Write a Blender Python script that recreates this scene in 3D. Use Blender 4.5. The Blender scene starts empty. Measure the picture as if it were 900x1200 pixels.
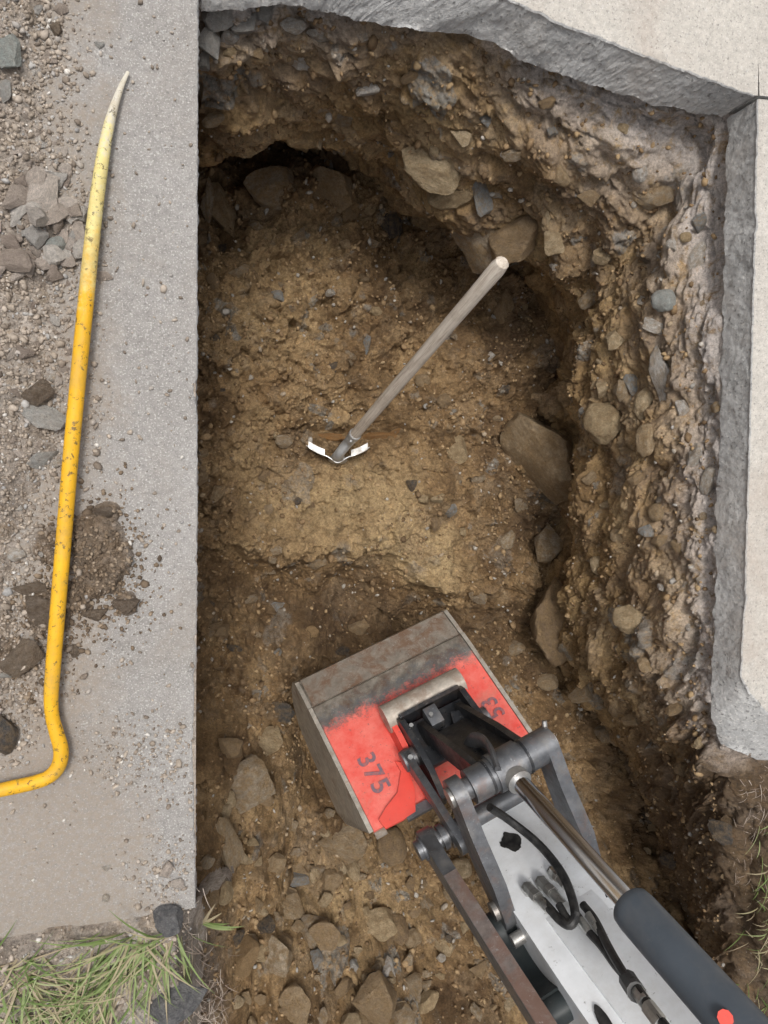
import bpy, bmesh, math, random
import numpy as np
from mathutils import Vector, Matrix
from mathutils.bvhtree import BVHTree
random.seed(7)
rng = np.random.default_rng(11)
S = bpy.context.scene
C = S.collection

# ------------------------------------------------------------------ camera
F, CX, CY, H = 880.0, 450.0, 600.0, 1.5          # focal length in photo pixels, centre, height over the paving
NAD = (200.0, 500.0)                              # where a plumb line would point in the photo
nd = np.array([(NAD[0]-CX)/F, -(NAD[1]-CY)/F, -1.0]); nd /= np.linalg.norm(nd)
AZ = -nd
AY = np.array([0, 1, 0]) - AZ[1]*AZ; AY /= np.linalg.norm(AY)
AX = np.cross(AY, AZ)
R = np.array([AX, AY, AZ])                        # camera -> world
EYE = np.array([0, 0, H])
cd = bpy.data.cameras.new('camera'); cam = bpy.data.objects.new('camera', cd); C.objects.link(cam)
cd.sensor_fit = 'VERTICAL'; cd.sensor_height = 36.0; cd.lens = F/1200*36.0
cd.clip_start = 0.02; cd.clip_end = 500
cam.matrix_world = Matrix([[*R[0], 0], [*R[1], 0], [*R[2], H], [0, 0, 0, 1]])
S.camera = cam
S.render.resolution_x, S.render.resolution_y = 768, 1024

# ------------------------------------------------------------------ overcast daylight
SUN_EL, SUN_AZ = 73, 122                          # degrees; azimuth measured anticlockwise from +X towards +Y
wd = bpy.data.worlds.new('World'); S.world = wd; wd.use_nodes = True
nt = wd.node_tree; bg = nt.nodes['Background']
sky = nt.nodes.new('ShaderNodeTexSky'); sky.sky_type = 'NISHITA'; sky.sun_disc = False
sky.sun_elevation = math.radians(SUN_EL); sky.sun_rotation = math.radians(90-SUN_AZ)
sky.dust_density = 6.0; sky.air_density = 1.0; sky.ozone_density = 1.0
hs = nt.nodes.new('ShaderNodeHueSaturation'); hs.inputs['Saturation'].default_value = 0.22
nt.links.new(sky.outputs[0], hs.inputs['Color']); nt.links.new(hs.outputs[0], bg.inputs['Color'])
bg.inputs['Strength'].default_value = 0.115
sl = bpy.data.lights.new('sun', 'SUN'); sl.energy = 1.5; sl.angle = math.radians(13); sl.color = (1, 0.965, 0.92)
so = bpy.data.objects.new('sun', sl); C.objects.link(so)
sdir = Vector((math.cos(math.radians(SUN_EL))*math.cos(math.radians(SUN_AZ)), math.cos(math.radians(SUN_EL))*math.sin(math.radians(SUN_AZ)), math.sin(math.radians(SUN_EL))))
so.rotation_euler = sdir.to_track_quat('Z', 'Y').to_euler(); so.location = (0, 0, 6)
S.view_settings.view_transform = 'Standard'; S.view_settings.look = 'None'
S.view_settings.exposure = 0.22; S.view_settings.gamma = 1.0
S.render.engine = 'CYCLES'

# ------------------------------------------------------------------ pixel <-> place
def ray(px, py): return np.array([(px-CX)/F, -(py-CY)/F, -1.0])
def P(px, py, z):
    r = R @ ray(px, py); return r*((z-H)/r[2]) + EYE
def Q(px, py, d): return R @ (ray(px, py)*d) + EYE
def pix_np(X, Y, Z):
    d = np.stack([X, Y, Z-H], -1) @ R
    return CX + F*d[..., 0]/-d[..., 2], CY - F*d[..., 1]/-d[..., 2]

# ------------------------------------------------------------------ noise
def h2(ix, iy, seed):
    n = (ix.astype(np.int64)*374761393 + iy.astype(np.int64)*668265263 + seed*1442695041) & 0xFFFFFFFF
    n = ((n ^ (n >> 13))*1274126177) & 0xFFFFFFFF
    n = ((n ^ (n >> 16))*2246822519) & 0xFFFFFFFF
    return ((n ^ (n >> 15)) & 0xFFFFFF).astype(np.float32)/float(0xFFFFFF)
def perlin(x, y, seed=0):
    x0 = np.floor(x); y0 = np.floor(y); fx = (x-x0).astype(np.float32); fy = (y-y0).astype(np.float32)
    x0 = x0.astype(np.int64); y0 = y0.astype(np.int64)
    u = fx*fx*fx*(fx*(fx*6-15)+10); v = fy*fy*fy*(fy*(fy*6-15)+10)
    def g(dx, dy):
        t = h2(x0+dx, y0+dy, seed)*6.2831853
        return np.cos(t)*(fx-dx) + np.sin(t)*(fy-dy)
    a = g(0, 0); b = g(1, 0); c = g(0, 1); d = g(1, 1)
    return (a + u*(b-a)) + v*((c + u*(d-c)) - (a + u*(b-a)))
def fbm(x, y, sc, oc=4, seed=0, gain=0.5):
    s = 0; a = 1.0; k = sc
    for i in range(oc):
        s = s + a*perlin(x*k+17.3*i, y*k-9.1*i, seed+i*7); a *= gain; k *= 2.03
    return s
def clods(x, y, size, prob, seed, rmin=0.35, rmax=0.75, flat=0.5):
    """half buried lumps: returns height in units of size, a random number per lump and a mask"""
    x = x/size; y = y/size
    wx = x + 0.35*perlin(x*1.7, y*1.7, seed+90); wy = y + 0.35*perlin(x*1.7, y*1.7, seed+91)
    ix = np.floor(wx).astype(np.int64); iy = np.floor(wy).astype(np.int64)
    best = np.zeros(x.shape, np.float32); rid = np.zeros(x.shape, np.float32)
    for dx in (-1, 0, 1):
        for dy in (-1, 0, 1):
            cx = ix+dx; cy = iy+dy
            r1 = h2(cx, cy, seed); 
            ok = r1 < prob
            px = cx + h2(cx, cy, seed+1); py = cy + h2(cx, cy, seed+2)
            ang = h2(cx, cy, seed+3)*3.14159; asp = 0.6 + 0.7*h2(cx, cy, seed+4)
            rr = rmin + (rmax-rmin)*h2(cx, cy, seed+5)**1.5
            ex = wx-px; ey = wy-py
            ca = np.cos(ang); sa = np.sin(ang)
            qx = (ex*ca+ey*sa)/asp; qy = (-ex*sa+ey*ca)*asp
            # blend of round and boxy distance
            d = np.maximum(np.sqrt(qx*qx+qy*qy)*0.93, np.maximum(np.abs(qx), np.abs(qy))*1.02)/rr
            hgt = np.clip(1-d**2.6, 0, 1)**0.55*rr*flat
            tilt = (h2(cx, cy, seed+6)-0.5)*qx*0.7 + (h2(cx, cy, seed+7)-0.5)*qy*0.7
            hgt = np.where((d < 1) & ok, np.maximum(hgt*(0.7+0.6*h2(cx, cy, seed+8)) + tilt*np.clip(1-d, 0, 1)*flat*1.5, 0), 0)
            m = hgt > best
            best = np.where(m, hgt, best); rid = np.where(m, h2(cx, cy, seed+9), rid)
    return best.astype(np.float32), rid.astype(np.float32)
def facets(x, y, size, seed, tilt=0.5, step=0.25):
    """broken earth: every cell a tilted flake of its own level"""
    x = x/size; y = y/size
    x = x + 0.25*perlin(x*2.1, y*2.1, seed+50) + 0.1*perlin(x*6, y*6, seed+51); y = y + 0.25*perlin(x*2.3, y*2.3, seed+52) + 0.1*perlin(x*6, y*6, seed+53)
    ix = np.floor(x).astype(np.int64); iy = np.floor(y).astype(np.int64)
    f1 = np.full(x.shape, 9., np.float32); out = np.zeros(x.shape, np.float32)
    for dx in (-1, 0, 1):
        for dy in (-1, 0, 1):
            cx = ix+dx; cy = iy+dy; ex = x-cx-h2(cx, cy, seed); ey = y-cy-h2(cx, cy, seed+1)
            d = np.hypot(ex, ey).astype(np.float32)
            v = (h2(cx, cy, seed+2)-.5)*step*2 + (h2(cx, cy, seed+3)-.5)*2*tilt*ex + (h2(cx, cy, seed+4)-.5)*2*tilt*ey
            m = d < f1; f1 = np.where(m, d, f1); out = np.where(m, v, out)
    return out
def cracks(x, y, size, seed):
    x = x/size; y = y/size
    x = x + 0.5*perlin(x*1.3, y*1.3, seed+50) + 0.2*perlin(x*4, y*4, seed+51); y = y + 0.5*perlin(x*1.3, y*1.3, seed+52) + 0.2*perlin(x*4, y*4, seed+53)
    ix = np.floor(x).astype(np.int64); iy = np.floor(y).astype(np.int64)
    f1 = np.full(x.shape, 9., np.float32); f2 = f1.copy()
    for dx in (-1, 0, 1):
        for dy in (-1, 0, 1):
            cx = ix+dx; cy = iy+dy
            d = np.hypot(x-cx-h2(cx, cy, seed), y-cy-h2(cx, cy, seed+1)).astype(np.float32)
            f2 = np.minimum(f2, np.maximum(f1, d)); f1 = np.minimum(f1, d)
    return f2-f1
def sstep(a, b, x):
    t = np.clip((x-a)/(b-a), 0, 1); return t*t*(3-2*t)
def seg_dist(px, py, pts):
    d = np.full(np.shape(px), 1e9); 
    for (x0, y0), (x1, y1) in zip(pts[:-1], pts[1:]):
        t = np.clip(((px-x0)*(x1-x0)+(py-y0)*(y1-y0))/((x1-x0)**2+(y1-y0)**2), 0, 1)
        d = np.minimum(d, np.hypot(px-x0-t*(x1-x0), py-y0-t*(y1-y0)))
    return d

# ------------------------------------------------------------------ mesh helpers
def link(name, me, mat=None, parent=None):
    o = bpy.data.objects.new(name, me); C.objects.link(o)
    if mat is not None and len(me.materials) == 0: me.materials.append(mat)
    if parent is not None: o.parent = parent
    return o
def tag(o, label=None, cat=None, group=None, kind=None):
    if label: o['label'] = label
    if cat: o['category'] = cat
    if group: o['group'] = group
    if kind: o['kind'] = kind
    return o
def empty(name, label, cat, group=None, mw=None):
    o = bpy.data.objects.new(name, None); C.objects.link(o); o.empty_display_size = 0.05
    if mw is not None: o.matrix_world = mw
    return tag(o, label, cat, group)
def grid_mesh(name, G, attrs=None, flip=False, keep=None):
    n, m = G.shape[:2]
    idx = np.arange(n*m).reshape(n, m)
    q = np.stack([idx[:-1, :-1], idx[1:, :-1], idx[1:, 1:], idx[:-1, 1:]], -1)
    if flip: q = q[..., ::-1]
    q = q.reshape(-1, 4)
    if keep is not None: q = q[keep.reshape(-1)]
    me = bpy.data.meshes.new(name)
    me.vertices.add(n*m); me.vertices.foreach_set('co', G.astype(np.float32).ravel())
    me.loops.add(len(q)*4); me.loops.foreach_set('vertex_index', q.astype(np.int32).ravel())
    me.polygons.add(len(q)); me.polygons.foreach_set('loop_start', np.arange(len(q), dtype=np.int32)*4)
    me.update(calc_edges=True)
    me.polygons.foreach_set('use_smooth', np.ones(len(q), bool))
    if attrs is not None:
        at = me.attributes.new('soil', 'FLOAT_COLOR', 'POINT')
        at.data.foreach_set('color', attrs.astype(np.float32).reshape(-1))
    me.validate(clean_customdata=False); me.update()
    return me
def raw_mesh(name, V, polys, smooth=True):
    me = bpy.data.meshes.new(name); me.from_pydata([tuple(v) for v in V], [], polys); me.update()
    if smooth: me.polygons.foreach_set('use_smooth', [True]*len(me.polygons))
    return me
def bm_mesh(name, bm, angle=35, bevel=0.0):
    if bevel:
        ed = [e for e in bm.edges if len(e.link_faces) == 2 and e.calc_face_angle(0) > 0.6]
        if ed: bmesh.ops.bevel(bm, geom=ed, offset=bevel, segments=2, affect='EDGES', profile=0.6)
    bmesh.ops.recalc_face_normals(bm, faces=bm.faces)
    me = bpy.data.meshes.new(name); bm.to_mesh(me); bm.free()
    me.polygons.foreach_set('use_smooth', [True]*len(me.polygons))
    me.set_sharp_from_angle(angle=math.radians(angle))
    return me
def frame_from(t, ref=None):
    t = Vector(t).normalized(); ref = Vector(ref) if ref is not None else (Vector((0, 0, 1)) if abs(t.z) < .9 else Vector((1, 0, 0)))
    x = ref.cross(t).normalized(); return x, t.cross(x)
def tube_bm(bm, pts, rad, seg=12, caps=True, squash=None, ref=None):
    pts = [Vector(p) for p in pts]; n = len(pts)
    if not hasattr(rad, '__len__'): rad = [rad]*n
    rings = []; x = None
    for i, p in enumerate(pts):
        t = (pts[min(i+1, n-1)]-pts[max(i-1, 0)]).normalized()
        if x is None: x, y = frame_from(t, ref)
        else:
            x = (x - t*x.dot(t)).normalized(); y = t.cross(x)
        sx, sy = (1, 1) if squash is None else squash[i]
        rings.append([bm.verts.new(p + (x*math.cos(2*math.pi*k/seg)*sx + y*math.sin(2*math.pi*k/seg)*sy)*rad[i]) for k in range(seg)])
    for a, b in zip(rings[:-1], rings[1:]):
        for k in range(seg): bm.faces.new((a[k], a[(k+1) % seg], b[(k+1) % seg], b[k]))
    if caps:
        bm.faces.new(rings[0][::-1]); bm.faces.new(rings[-1])
    return rings
def tube(name, pts, rad, mat, parent=None, seg=12, bevel=0, **k):
    bm = bmesh.new(); tube_bm(bm, pts, rad, seg, **k); return link(name, bm_mesh(name, bm, bevel=bevel), mat, parent)
def spline(pts, n):
    pts = np.array(pts, float); k = len(pts); out = []
    ext = np.vstack([2*pts[0]-pts[1], pts, 2*pts[-1]-pts[-2]])
    for t in np.linspace(0, k-1, n):
        i = min(int(t), k-2); u = t-i; p0, p1, p2, p3 = ext[i:i+4]
        out.append(0.5*((2*p1)+(-p0+p2)*u+(2*p0-5*p1+4*p2-p3)*u*u+(-p0+3*p1-3*p2+p3)*u**3))
    return np.array(out)
def prism(name, poly, axis, lo, hi, mat, parent=None, bevel=0.0):
    """extrude a 2-D outline along a local axis (0, 1 or 2)"""
    bm = bmesh.new(); others = [i for i in range(3) if i != axis]; rows = []
    for v in (lo, hi):
        r = []
        for (p, q) in poly:
            c = [0, 0, 0]; c[axis] = v; c[others[0]] = p; c[others[1]] = q; r.append(bm.verts.new(c))
        rows.append(r)
    n = len(poly)
    bm.faces.new(rows[0][::-1]); bm.faces.new(rows[1])
    for k in range(n): bm.faces.new((rows[0][k], rows[0][(k+1) % n], rows[1][(k+1) % n], rows[1][k]))
    return link(name, bm_mesh(name, bm, bevel=bevel), mat, parent)

# ------------------------------------------------------------------ materials
def newmat(name):
    m = bpy.data.materials.new(name); m.use_nodes = True; t = m.node_tree
    return m, t, t.nodes['Principled BSDF']
class NT:
    def __init__(s, t): s.t = t
    def n(s, typ, **kw):
        o = s.t.nodes.new('ShaderNode'+typ)
        for k, v in kw.items():
            if k.startswith('i_'):
                o.inputs[k[2:].replace('_', ' ')].default_value = v
            else: setattr(o, k, v)
        return o
    def l(s, a, b): s.t.links.new(a, b)
    def coord(s): return s.n('TexCoord').outputs['Object']
    def noise(s, vec, scale, detail=6, rough=0.6, dist=0.0):
        o = s.n('TexNoise'); o.inputs['Scale'].default_value = scale; o.inputs['Detail'].default_value = detail
        o.inputs['Roughness'].default_value = rough; o.inputs['Distortion'].default_value = dist
        s.l(vec, o.inputs['Vector']); return o.outputs['Fac']
    def ramp(s, fac, stops):
        o = s.n('ValToRGB'); e = o.color_ramp.elements
        while len(e) > 1: e.remove(e[-1])
        e[0].position = stops[0][0]; e[0].color = (*stops[0][1], 1) if hasattr(stops[0][1], '__len__') else (stops[0][1],)*3+(1,)
        for p, c in stops[1:]:
            x = e.new(p); x.color = (*c, 1) if hasattr(c, '__len__') else (c, c, c, 1)
        s.l(fac, o.inputs[0]); return o.outputs[0]
    def mix(s, fac, a, b, mode='MIX'):
        o = s.n('Mix', data_type='RGBA', blend_type=mode)
        for sock, v in ((o.inputs[0], fac), (o.inputs[6], a), (o.inputs[7], b)):
            if hasattr(v, 'links') or isinstance(v, bpy.types.NodeSocket): s.l(v, sock)
            elif hasattr(v, '__len__'): sock.default_value = (*v[:3], 1)
            else: sock.default_value = v
        return o.outputs[2]
    def math(s, op, a, b=0.0, clamp=False):
        o = s.n('Math', operation=op, use_clamp=clamp)
        for sock, v in ((o.inputs[0], a), (o.inputs[1], b)):
            if isinstance(v, bpy.types.NodeSocket): s.l(v, sock)
            else: sock.default_value = v
        return o.outputs[0]
    def bump(s, hgt, dist, strength=1.0, prev=None):
        o = s.n('Bump'); o.inputs['Distance'].default_value = dist; o.inputs['Strength'].default_value = strength
        s.l(hgt, o.inputs['Height'])
        if prev is not None: s.l(prev, o.inputs['Normal'])
        return o.outputs[0]

def soil_material(name, dark, mid, light, pale=(0.52, 0.465, 0.425), clay=(0.43, 0.33, 0.19), stone=(0.28, 0.21, 0.135), wet=0.5, damp=(0.115, 0.070, 0.036)):
    m, t, b = newmat(name); N = NT(t); co = N.coord()
    at = N.n('Attribute', attribute_name='soil'); sep = N.n('SeparateColor'); N.l(at.outputs['Color'], sep.inputs[0])
    big = N.noise(co, 5.5, 7, 0.62, 0.4)
    base = N.ramp(big, [(0.34, dark), (0.5, mid), (0.64, light)])
    # clay patches (G), cement dust (R), stones (alpha with random B)
    hi_ = N.math('MULTIPLY', N.math('SUBTRACT', sep.outputs[1], 0.5), 2.0, True); lo_ = N.math('MULTIPLY', N.math('SUBTRACT', 0.5, sep.outputs[1]), 2.0, True)
    base = N.mix(N.math('MULTIPLY', lo_, N.ramp(N.noise(co, 14, 7, 0.7), [(0.3, 0.6), (0.55, 1.0)])), base, damp)
    cl = N.mix(N.math('MULTIPLY', hi_, N.ramp(N.noise(co, 38, 6, 0.7), [(0.3, 0.45), (0.6, 1.0)])), base, clay)
    stc = N.ramp(sep.outputs[2], [(0, (0.12, 0.085, 0.055)), (0.3, (0.27, 0.185, 0.105)), (0.55, stone), (0.8, (0.34, 0.235, 0.13)), (0.96, (0.23, 0.225, 0.205)), (1, (0.36, 0.33, 0.28))])
    stm = N.math('MULTIPLY', at.outputs['Alpha'], N.ramp(N.noise(co, 60, 5, 0.7), [(0.36, 0.15), (0.56, 0.9)]))
    c2 = N.mix(stm, cl, stc)
    pm = N.math('MULTIPLY', sep.outputs[0], N.ramp(N.noise(co, 24, 8, 0.75, 0.5), [(0.34, 0.0), (0.50, 1.0)]), True)
    c3 = N.mix(pm, c2, pale)
    fine = N.ramp(N.noise(co, 150, 5, 0.8), [(0.28, 0.35), (0.5, 1.0), (0.72, 1.6)])
    c4 = N.mix(0.85, c3, fine, 'MULTIPLY')
    c4 = N.mix(0.8, c4, N.ramp(N.noise(co, 34, 6, 0.72), [(0.3, 0.55), (0.5, 1.0), (0.7, 1.35)]), 'MULTIPLY')
    vor = N.n('TexVoronoi', feature='F1'); vor.inputs['Scale'].default_value = 130; vor.inputs['Randomness'].default_value = 1; N.l(co, vor.inputs['Vector'])
    spk = N.ramp(vor.outputs['Distance'], [(0.0, 1.0), (0.16, 1.0), (0.24, 0.0)])
    sepv = N.n('SeparateColor'); N.l(vor.outputs['Color'], sepv.inputs[0])
    spm = N.math('MULTIPLY', spk, N.ramp(sepv.outputs[0], [(0.86, 0.0), (0.9, 0.8)]))
    c5 = N.mix(spm, c4, N.mix(sepv.outputs[1], (0.42, 0.36, 0.29), (0.2, 0.19, 0.19)))
    N.l(c5, b.inputs['Base Color'])
    ro = N.ramp(N.noise(co, 16, 6, 0.7), [(0.35, 1.0-wet*0.75), (0.6, 0.95)])
    N.l(ro, b.inputs['Roughness']); b.inputs['Specular IOR Level'].default_value = 0.4
    n1 = N.bump(N.noise(co, 85, 9, 0.78), 0.014, 0.75)
    n2 = N.bump(spk, 0.003, 0.4, n1)
    N.l(n2, b.inputs['Normal'])
    return m

def concrete_material(name, c_dark, c_light, side_dirt=False, white=0.5, dark=0.3, bump=0.003, dirt=(0.3, 0.25, 0.2), dirt_amt=0.5, rough=0.85, scale=230):
    m, t, b = newmat(name); N = NT(t); co = N.coord()
    base = N.ramp(N.noise(co, 3.2, 8, 0.68, 0.3), [(0.3, c_dark), (0.68, c_light)])
    mot = N.ramp(N.noise(co, 60, 6, 0.7), [(0.3, 0.78), (0.7, 1.15)])
    c = N.mix(1.0, base, mot, 'MULTIPLY')
    w1 = N.noise(co, scale*1.3, 3, 0.6); w2 = N.noise(co, scale*0.8, 3, 0.6); w3 = N.noise(co, scale*0.45, 2, 0.5)
    c = N.mix(N.ramp(w1, [(0.56, 0.0), (0.66, white)]), c, (0.74, 0.72, 0.68))
    c = N.mix(N.ramp(w2, [(0.57, 0.0), (0.68, dark)]), c, (0.12, 0.115, 0.11))
    c = N.mix(N.ramp(w3, [(0.64, 0.0), (0.68, white*0.45)]), c, (0.70, 0.69, 0.67))
    blob = w3
    dm = N.ramp(N.noise(co, 2.1, 9, 0.72, 0.6), [(0.5, 0.0), (0.68, dirt_amt)])
    dm = N.math('MULTIPLY', dm, N.ramp(N.noise(co, 75, 5, 0.7), [(0.35, 0.3), (0.6, 1.0)]))
    c = N.mix(dm, c, dirt)
    if side_dirt:      # soil trodden onto the path from the dirt beside it
        sx_ = N.n('SeparateXYZ'); N.l(co, sx_.inputs[0])
        mr = N.n('MapRange'); N.l(sx_.outputs[0], mr.inputs[0]); mr.inputs[1].default_value = 0.03; mr.inputs[2].default_value = -0.26; mr.inputs[3].default_value = -0.28; mr.inputs[4].default_value = 0.42
        my = N.n('MapRange'); N.l(sx_.outputs[1], my.inputs[0]); my.inputs[1].default_value = -0.55; my.inputs[2].default_value = -1.0; my.inputs[3].default_value = 0.0; my.inputs[4].default_value = 0.22
        sm = N.math('ADD', N.math('ADD', mr.outputs[0], my.outputs[0]), N.noise(co, 7, 9, 0.7, 0.3))
        c = N.mix(N.math('MULTIPLY', N.ramp(sm, [(0.48, 0.0), (0.72, 0.9)]), N.ramp(N.noise(co, 90, 5, 0.75), [(0.36, 0.25), (0.58, 1.0)])), c, (0.31, 0.262, 0.215))
    N.l(c, b.inputs['Base Color']); b.inputs['Roughness'].default_value = rough; b.inputs['Specular IOR Level'].default_value = 0.35
    n1 = N.bump(N.noise(co, scale*0.8, 6, 0.75), bump, 0.8); n2 = N.bump(blob, bump*0.6, 0.35, n1); N.l(n2, b.inputs['Normal'])
    return m

def stone_material(name, stops, dirt=(0.37, 0.25, 0.13), dirt_amt=0.95, rough=0.75):
    m, t, b = newmat(name); N = NT(t); co = N.coord(); oi = N.n('ObjectInfo')
    add = N.n('VectorMath', operation='ADD'); N.l(co, add.inputs[0]); N.l(oi.outputs['Random'], add.inputs[1]); v = add.outputs[0]
    col = N.ramp(oi.outputs['Random'], stops)
    c = N.mix(1.0, col, N.ramp(N.noise(v, 3.0, 8, 0.7, 0.5), [(0.25, 0.6), (0.75, 1.35)]), 'MULTIPLY')
    c = N.mix(0.85, c, N.ramp(N.noise(v, 14, 8, 0.8), [(0.3, 0.55), (0.5, 1.0), (0.7, 1.4)]), 'MULTIPLY')
    wco = N.n('NewGeometry').outputs['Position']
    dm = N.ramp(N.math('ADD', N.math('MULTIPLY', N.noise(v, 2.4, 9, 0.75), 0.6), N.math('MULTIPLY', N.noise(wco, 60, 6, .75), .4)), [(0.44, dirt_amt), (0.56, 0.0)])
    dsoil = N.mix(0.85, dirt, N.ramp(N.noise(wco, 150, 5, .8), [(0.28, 0.4), (0.5, 1.0), (0.72, 1.6)]), 'MULTIPLY')
    c = N.mix(dm, c, dsoil)
    N.l(c, b.inputs['Base Color']); b.inputs['Specular IOR Level'].default_value = 0.35
    N.l(N.ramp(N.noise(v, 5, 4), [(0.35, rough-0.15), (0.65, min(1, rough+0.2))]), b.inputs['Roughness'])
    nb = N.bump(N.noise(v, 9, 10, 0.75), 0.09, 0.7); N.l(N.bump(N.noise(wco, 70, 8, .75), .008, .6, nb), b.inputs['Normal'])
    return m

def metal_material(name, base, metallic=0.85, rough=0.42, rust=0.35, rustc=(0.16, 0.075, 0.035), dust=0.2, scratch=0.5, sc=1.0, r0=0.52):
    m, t, b = newmat(name); N = NT(t); co = N.coord()
    c = N.mix(1.0, N.mix(0.0, base, base), N.ramp(N.noise(co, 30*sc, 7, 0.7), [(0.3, 0.7), (0.7, 1.3)]), 'MULTIPLY')
    rm = N.ramp(N.noise(co, 12*sc, 9, 0.74, 0.4), [(r0, 0.0), (r0+0.12, rust)])
    c = N.mix(rm, c, rustc)
    dm = N.ramp(N.noise(co, 17*sc, 8, 0.72), [(0.5, 0.0), (0.72, dust)])
    c = N.mix(dm, c, (0.3, 0.26, 0.21))
    wv = N.ramp(N.noise(co, 90*sc, 3, 0.6, 1.5), [(0.66, 0.0), (0.7, scratch)])
    c = N.mix(wv, c, (0.5, 0.5, 0.5))
    N.l(c, b.inputs['Base Color'])
    N.l(N.math('MULTIPLY', N.math('SUBTRACT', 1.0, N.math('MAXIMUM', rm, dm)), metallic), b.inputs['Metallic'])
    N.l(N.ramp(N.noise(co, 22*sc, 6, 0.7), [(0.3, max(0.05, rough-0.14)), (0.7, min(1, rough+0.22))]), b.inputs['Roughness'])
    N.l(N.bump(N.noise(co, 160*sc, 6, 0.7), 0.0012, 0.4), b.inputs['Normal'])
    return m

def paint_material(name, paint, under=(0.12, 0.12, 0.125), wear=0.5, dust=0.25, rough=0.4, dustc=(0.36, 0.31, 0.25), extra=None):
    m, t, b = newmat(name); N = NT(t); co = N.coord()
    c = N.mix(1.0, N.mix(0.0, paint, paint), N.ramp(N.noise(co, 9, 7, 0.65), [(0.3, 0.85), (0.7, 1.1)]), 'MULTIPLY')
    chips = N.ramp(N.noise(co, 55, 8, 0.75, 0.3), [(0.62, 0.0), (0.66, wear)])
    if extra is not None: chips = N.math('MAXIMUM', chips, extra(N, co))
    dm = N.ramp(N.noise(co, 14, 9, 0.75), [(0.46, 0.0), (0.72, dust)])
    c = N.mix(dm, c, dustc); c = N.mix(chips, c, under)
    N.l(c, b.inputs['Base Color'])
    N.l(N.ramp(N.noise(co, 20, 6, 0.7), [(0.3, rough-0.1), (0.7, rough+0.25)]), b.inputs['Roughness'])
    h = N.math('SUBTRACT', 1.0, chips)
    N.l(N.bump(h, 0.0008, 0.5), b.inputs['Normal'])
    return m

M = {}
M['floor'] = soil_material('pit soil', (0.135, 0.080, 0.037), (0.265, 0.168, 0.080), (0.40, 0.272, 0.140), clay=(0.45, 0.33, 0.178))
M['wall'] = soil_material('wall soil', (0.185, 0.112, 0.049), (0.34, 0.22, 0.10), (0.49, 0.34, 0.172), clay=(0.54, 0.39, 0.2), wet=0.75)
M['dirt'] = soil_material('surface dirt', (0.24, 0.198, 0.16), (0.36, 0.305, 0.25), (0.47, 0.41, 0.35), clay=(0.17, 0.12, 0.078), stone=(0.36, 0.31, 0.26), wet=0.2)
M['paving'] = concrete_material('grey paving concrete', (0.285, 0.268, 0.25), (0.365, 0.347, 0.33), white=0.6, dark=0.5, dirt=(0.30, 0.26, 0.22), dirt_amt=0.65, side_dirt=True)
M['pale'] = concrete_material('pale paving concrete', (0.47, 0.435, 0.39), (0.585, 0.55, 0.495), white=0.55, dark=0.55, dirt=(0.40, 0.325, 0.27), dirt_amt=0.75, scale=190)
M['cut'] = concrete_material('cut concrete face', (0.42, 0.42, 0.415), (0.68, 0.67, 0.65), white=0.95, dark=0.7, dirt=(0.60, 0.545, 0.49), dirt_amt=0.95, bump=0.008, rough=0.6, scale=120)
RS = [(0, (0.28, 0.195, 0.118)), (0.25, (0.41, 0.295, 0.18)), (0.5, (0.49, 0.37, 0.235)), (0.75, (0.40, 0.325, 0.24)), (1, (0.54, 0.44, 0.32))]
M['stone'] = stone_material('brown stone', RS)
M['tan'] = stone_material('tan stone', [(0, (0.54, 0.41, 0.245)), (1, (0.66, 0.525, 0.345))], dirt_amt=0.7)
M['whitestone'] = stone_material('pale stone', [(0, (0.62, 0.58, 0.52)), (1, (0.74, 0.70, 0.65))], dirt_amt=0.6)
M['bluestone'] = stone_material('blue grey stone', [(0, (0.26, 0.275, 0.28)), (1, (0.40, 0.415, 0.415))], dirt_amt=0.6, rough=0.5)
M['darkstone'] = stone_material('dark stone', [(0, (0.075, 0.07, 0.068)), (1, (0.12, 0.11, 0.10))], dirt_amt=0.5)
M['ochre'] = stone_material('ochre stone', [(0, (0.36, 0.235, 0.115)), (1, (0.42, 0.28, 0.15))], dirt_amt=0.35)
M['chip'] = stone_material('rock chip', [(0, (0.36, 0.285, 0.235)), (0.18, (0.50, 0.41, 0.34)), (0.36, (0.72, 0.63, 0.55)), (0.52, (0.44, 0.36, 0.30)), (0.68, (0.66, 0.56, 0.48)), (0.82, (0.50, 0.48, 0.45)), (1, (0.80, 0.73, 0.65))], dirt=(0.42, 0.35, 0.29), dirt_amt=0.22, rough=0.85)
M['greystone'] = stone_material('grey stone', [(0, (0.42, 0.41, 0.385)), (1, (0.54, 0.525, 0.49))], dirt=(0.42, 0.36, 0.30), dirt_amt=0.5)
M['greenstone'] = stone_material('green grey stone', [(0, (0.40, 0.43, 0.40)), (1, (0.47, 0.49, 0.46))], dirt=(0.42, 0.36, 0.30), dirt_amt=0.35)
M['clod'] = stone_material('damp clod', [(0, (0.15, 0.108, 0.075)), (1, (0.21, 0.155, 0.105))], dirt=(0.36, 0.30, 0.24), dirt_amt=0.35, rough=0.85)
M['asphalt'] = stone_material('asphalt lump', [(0, (0.12, 0.12, 0.125)), (1, (0.17, 0.17, 0.175))], dirt=(0.4, 0.38, 0.36), dirt_amt=0.4)

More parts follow.
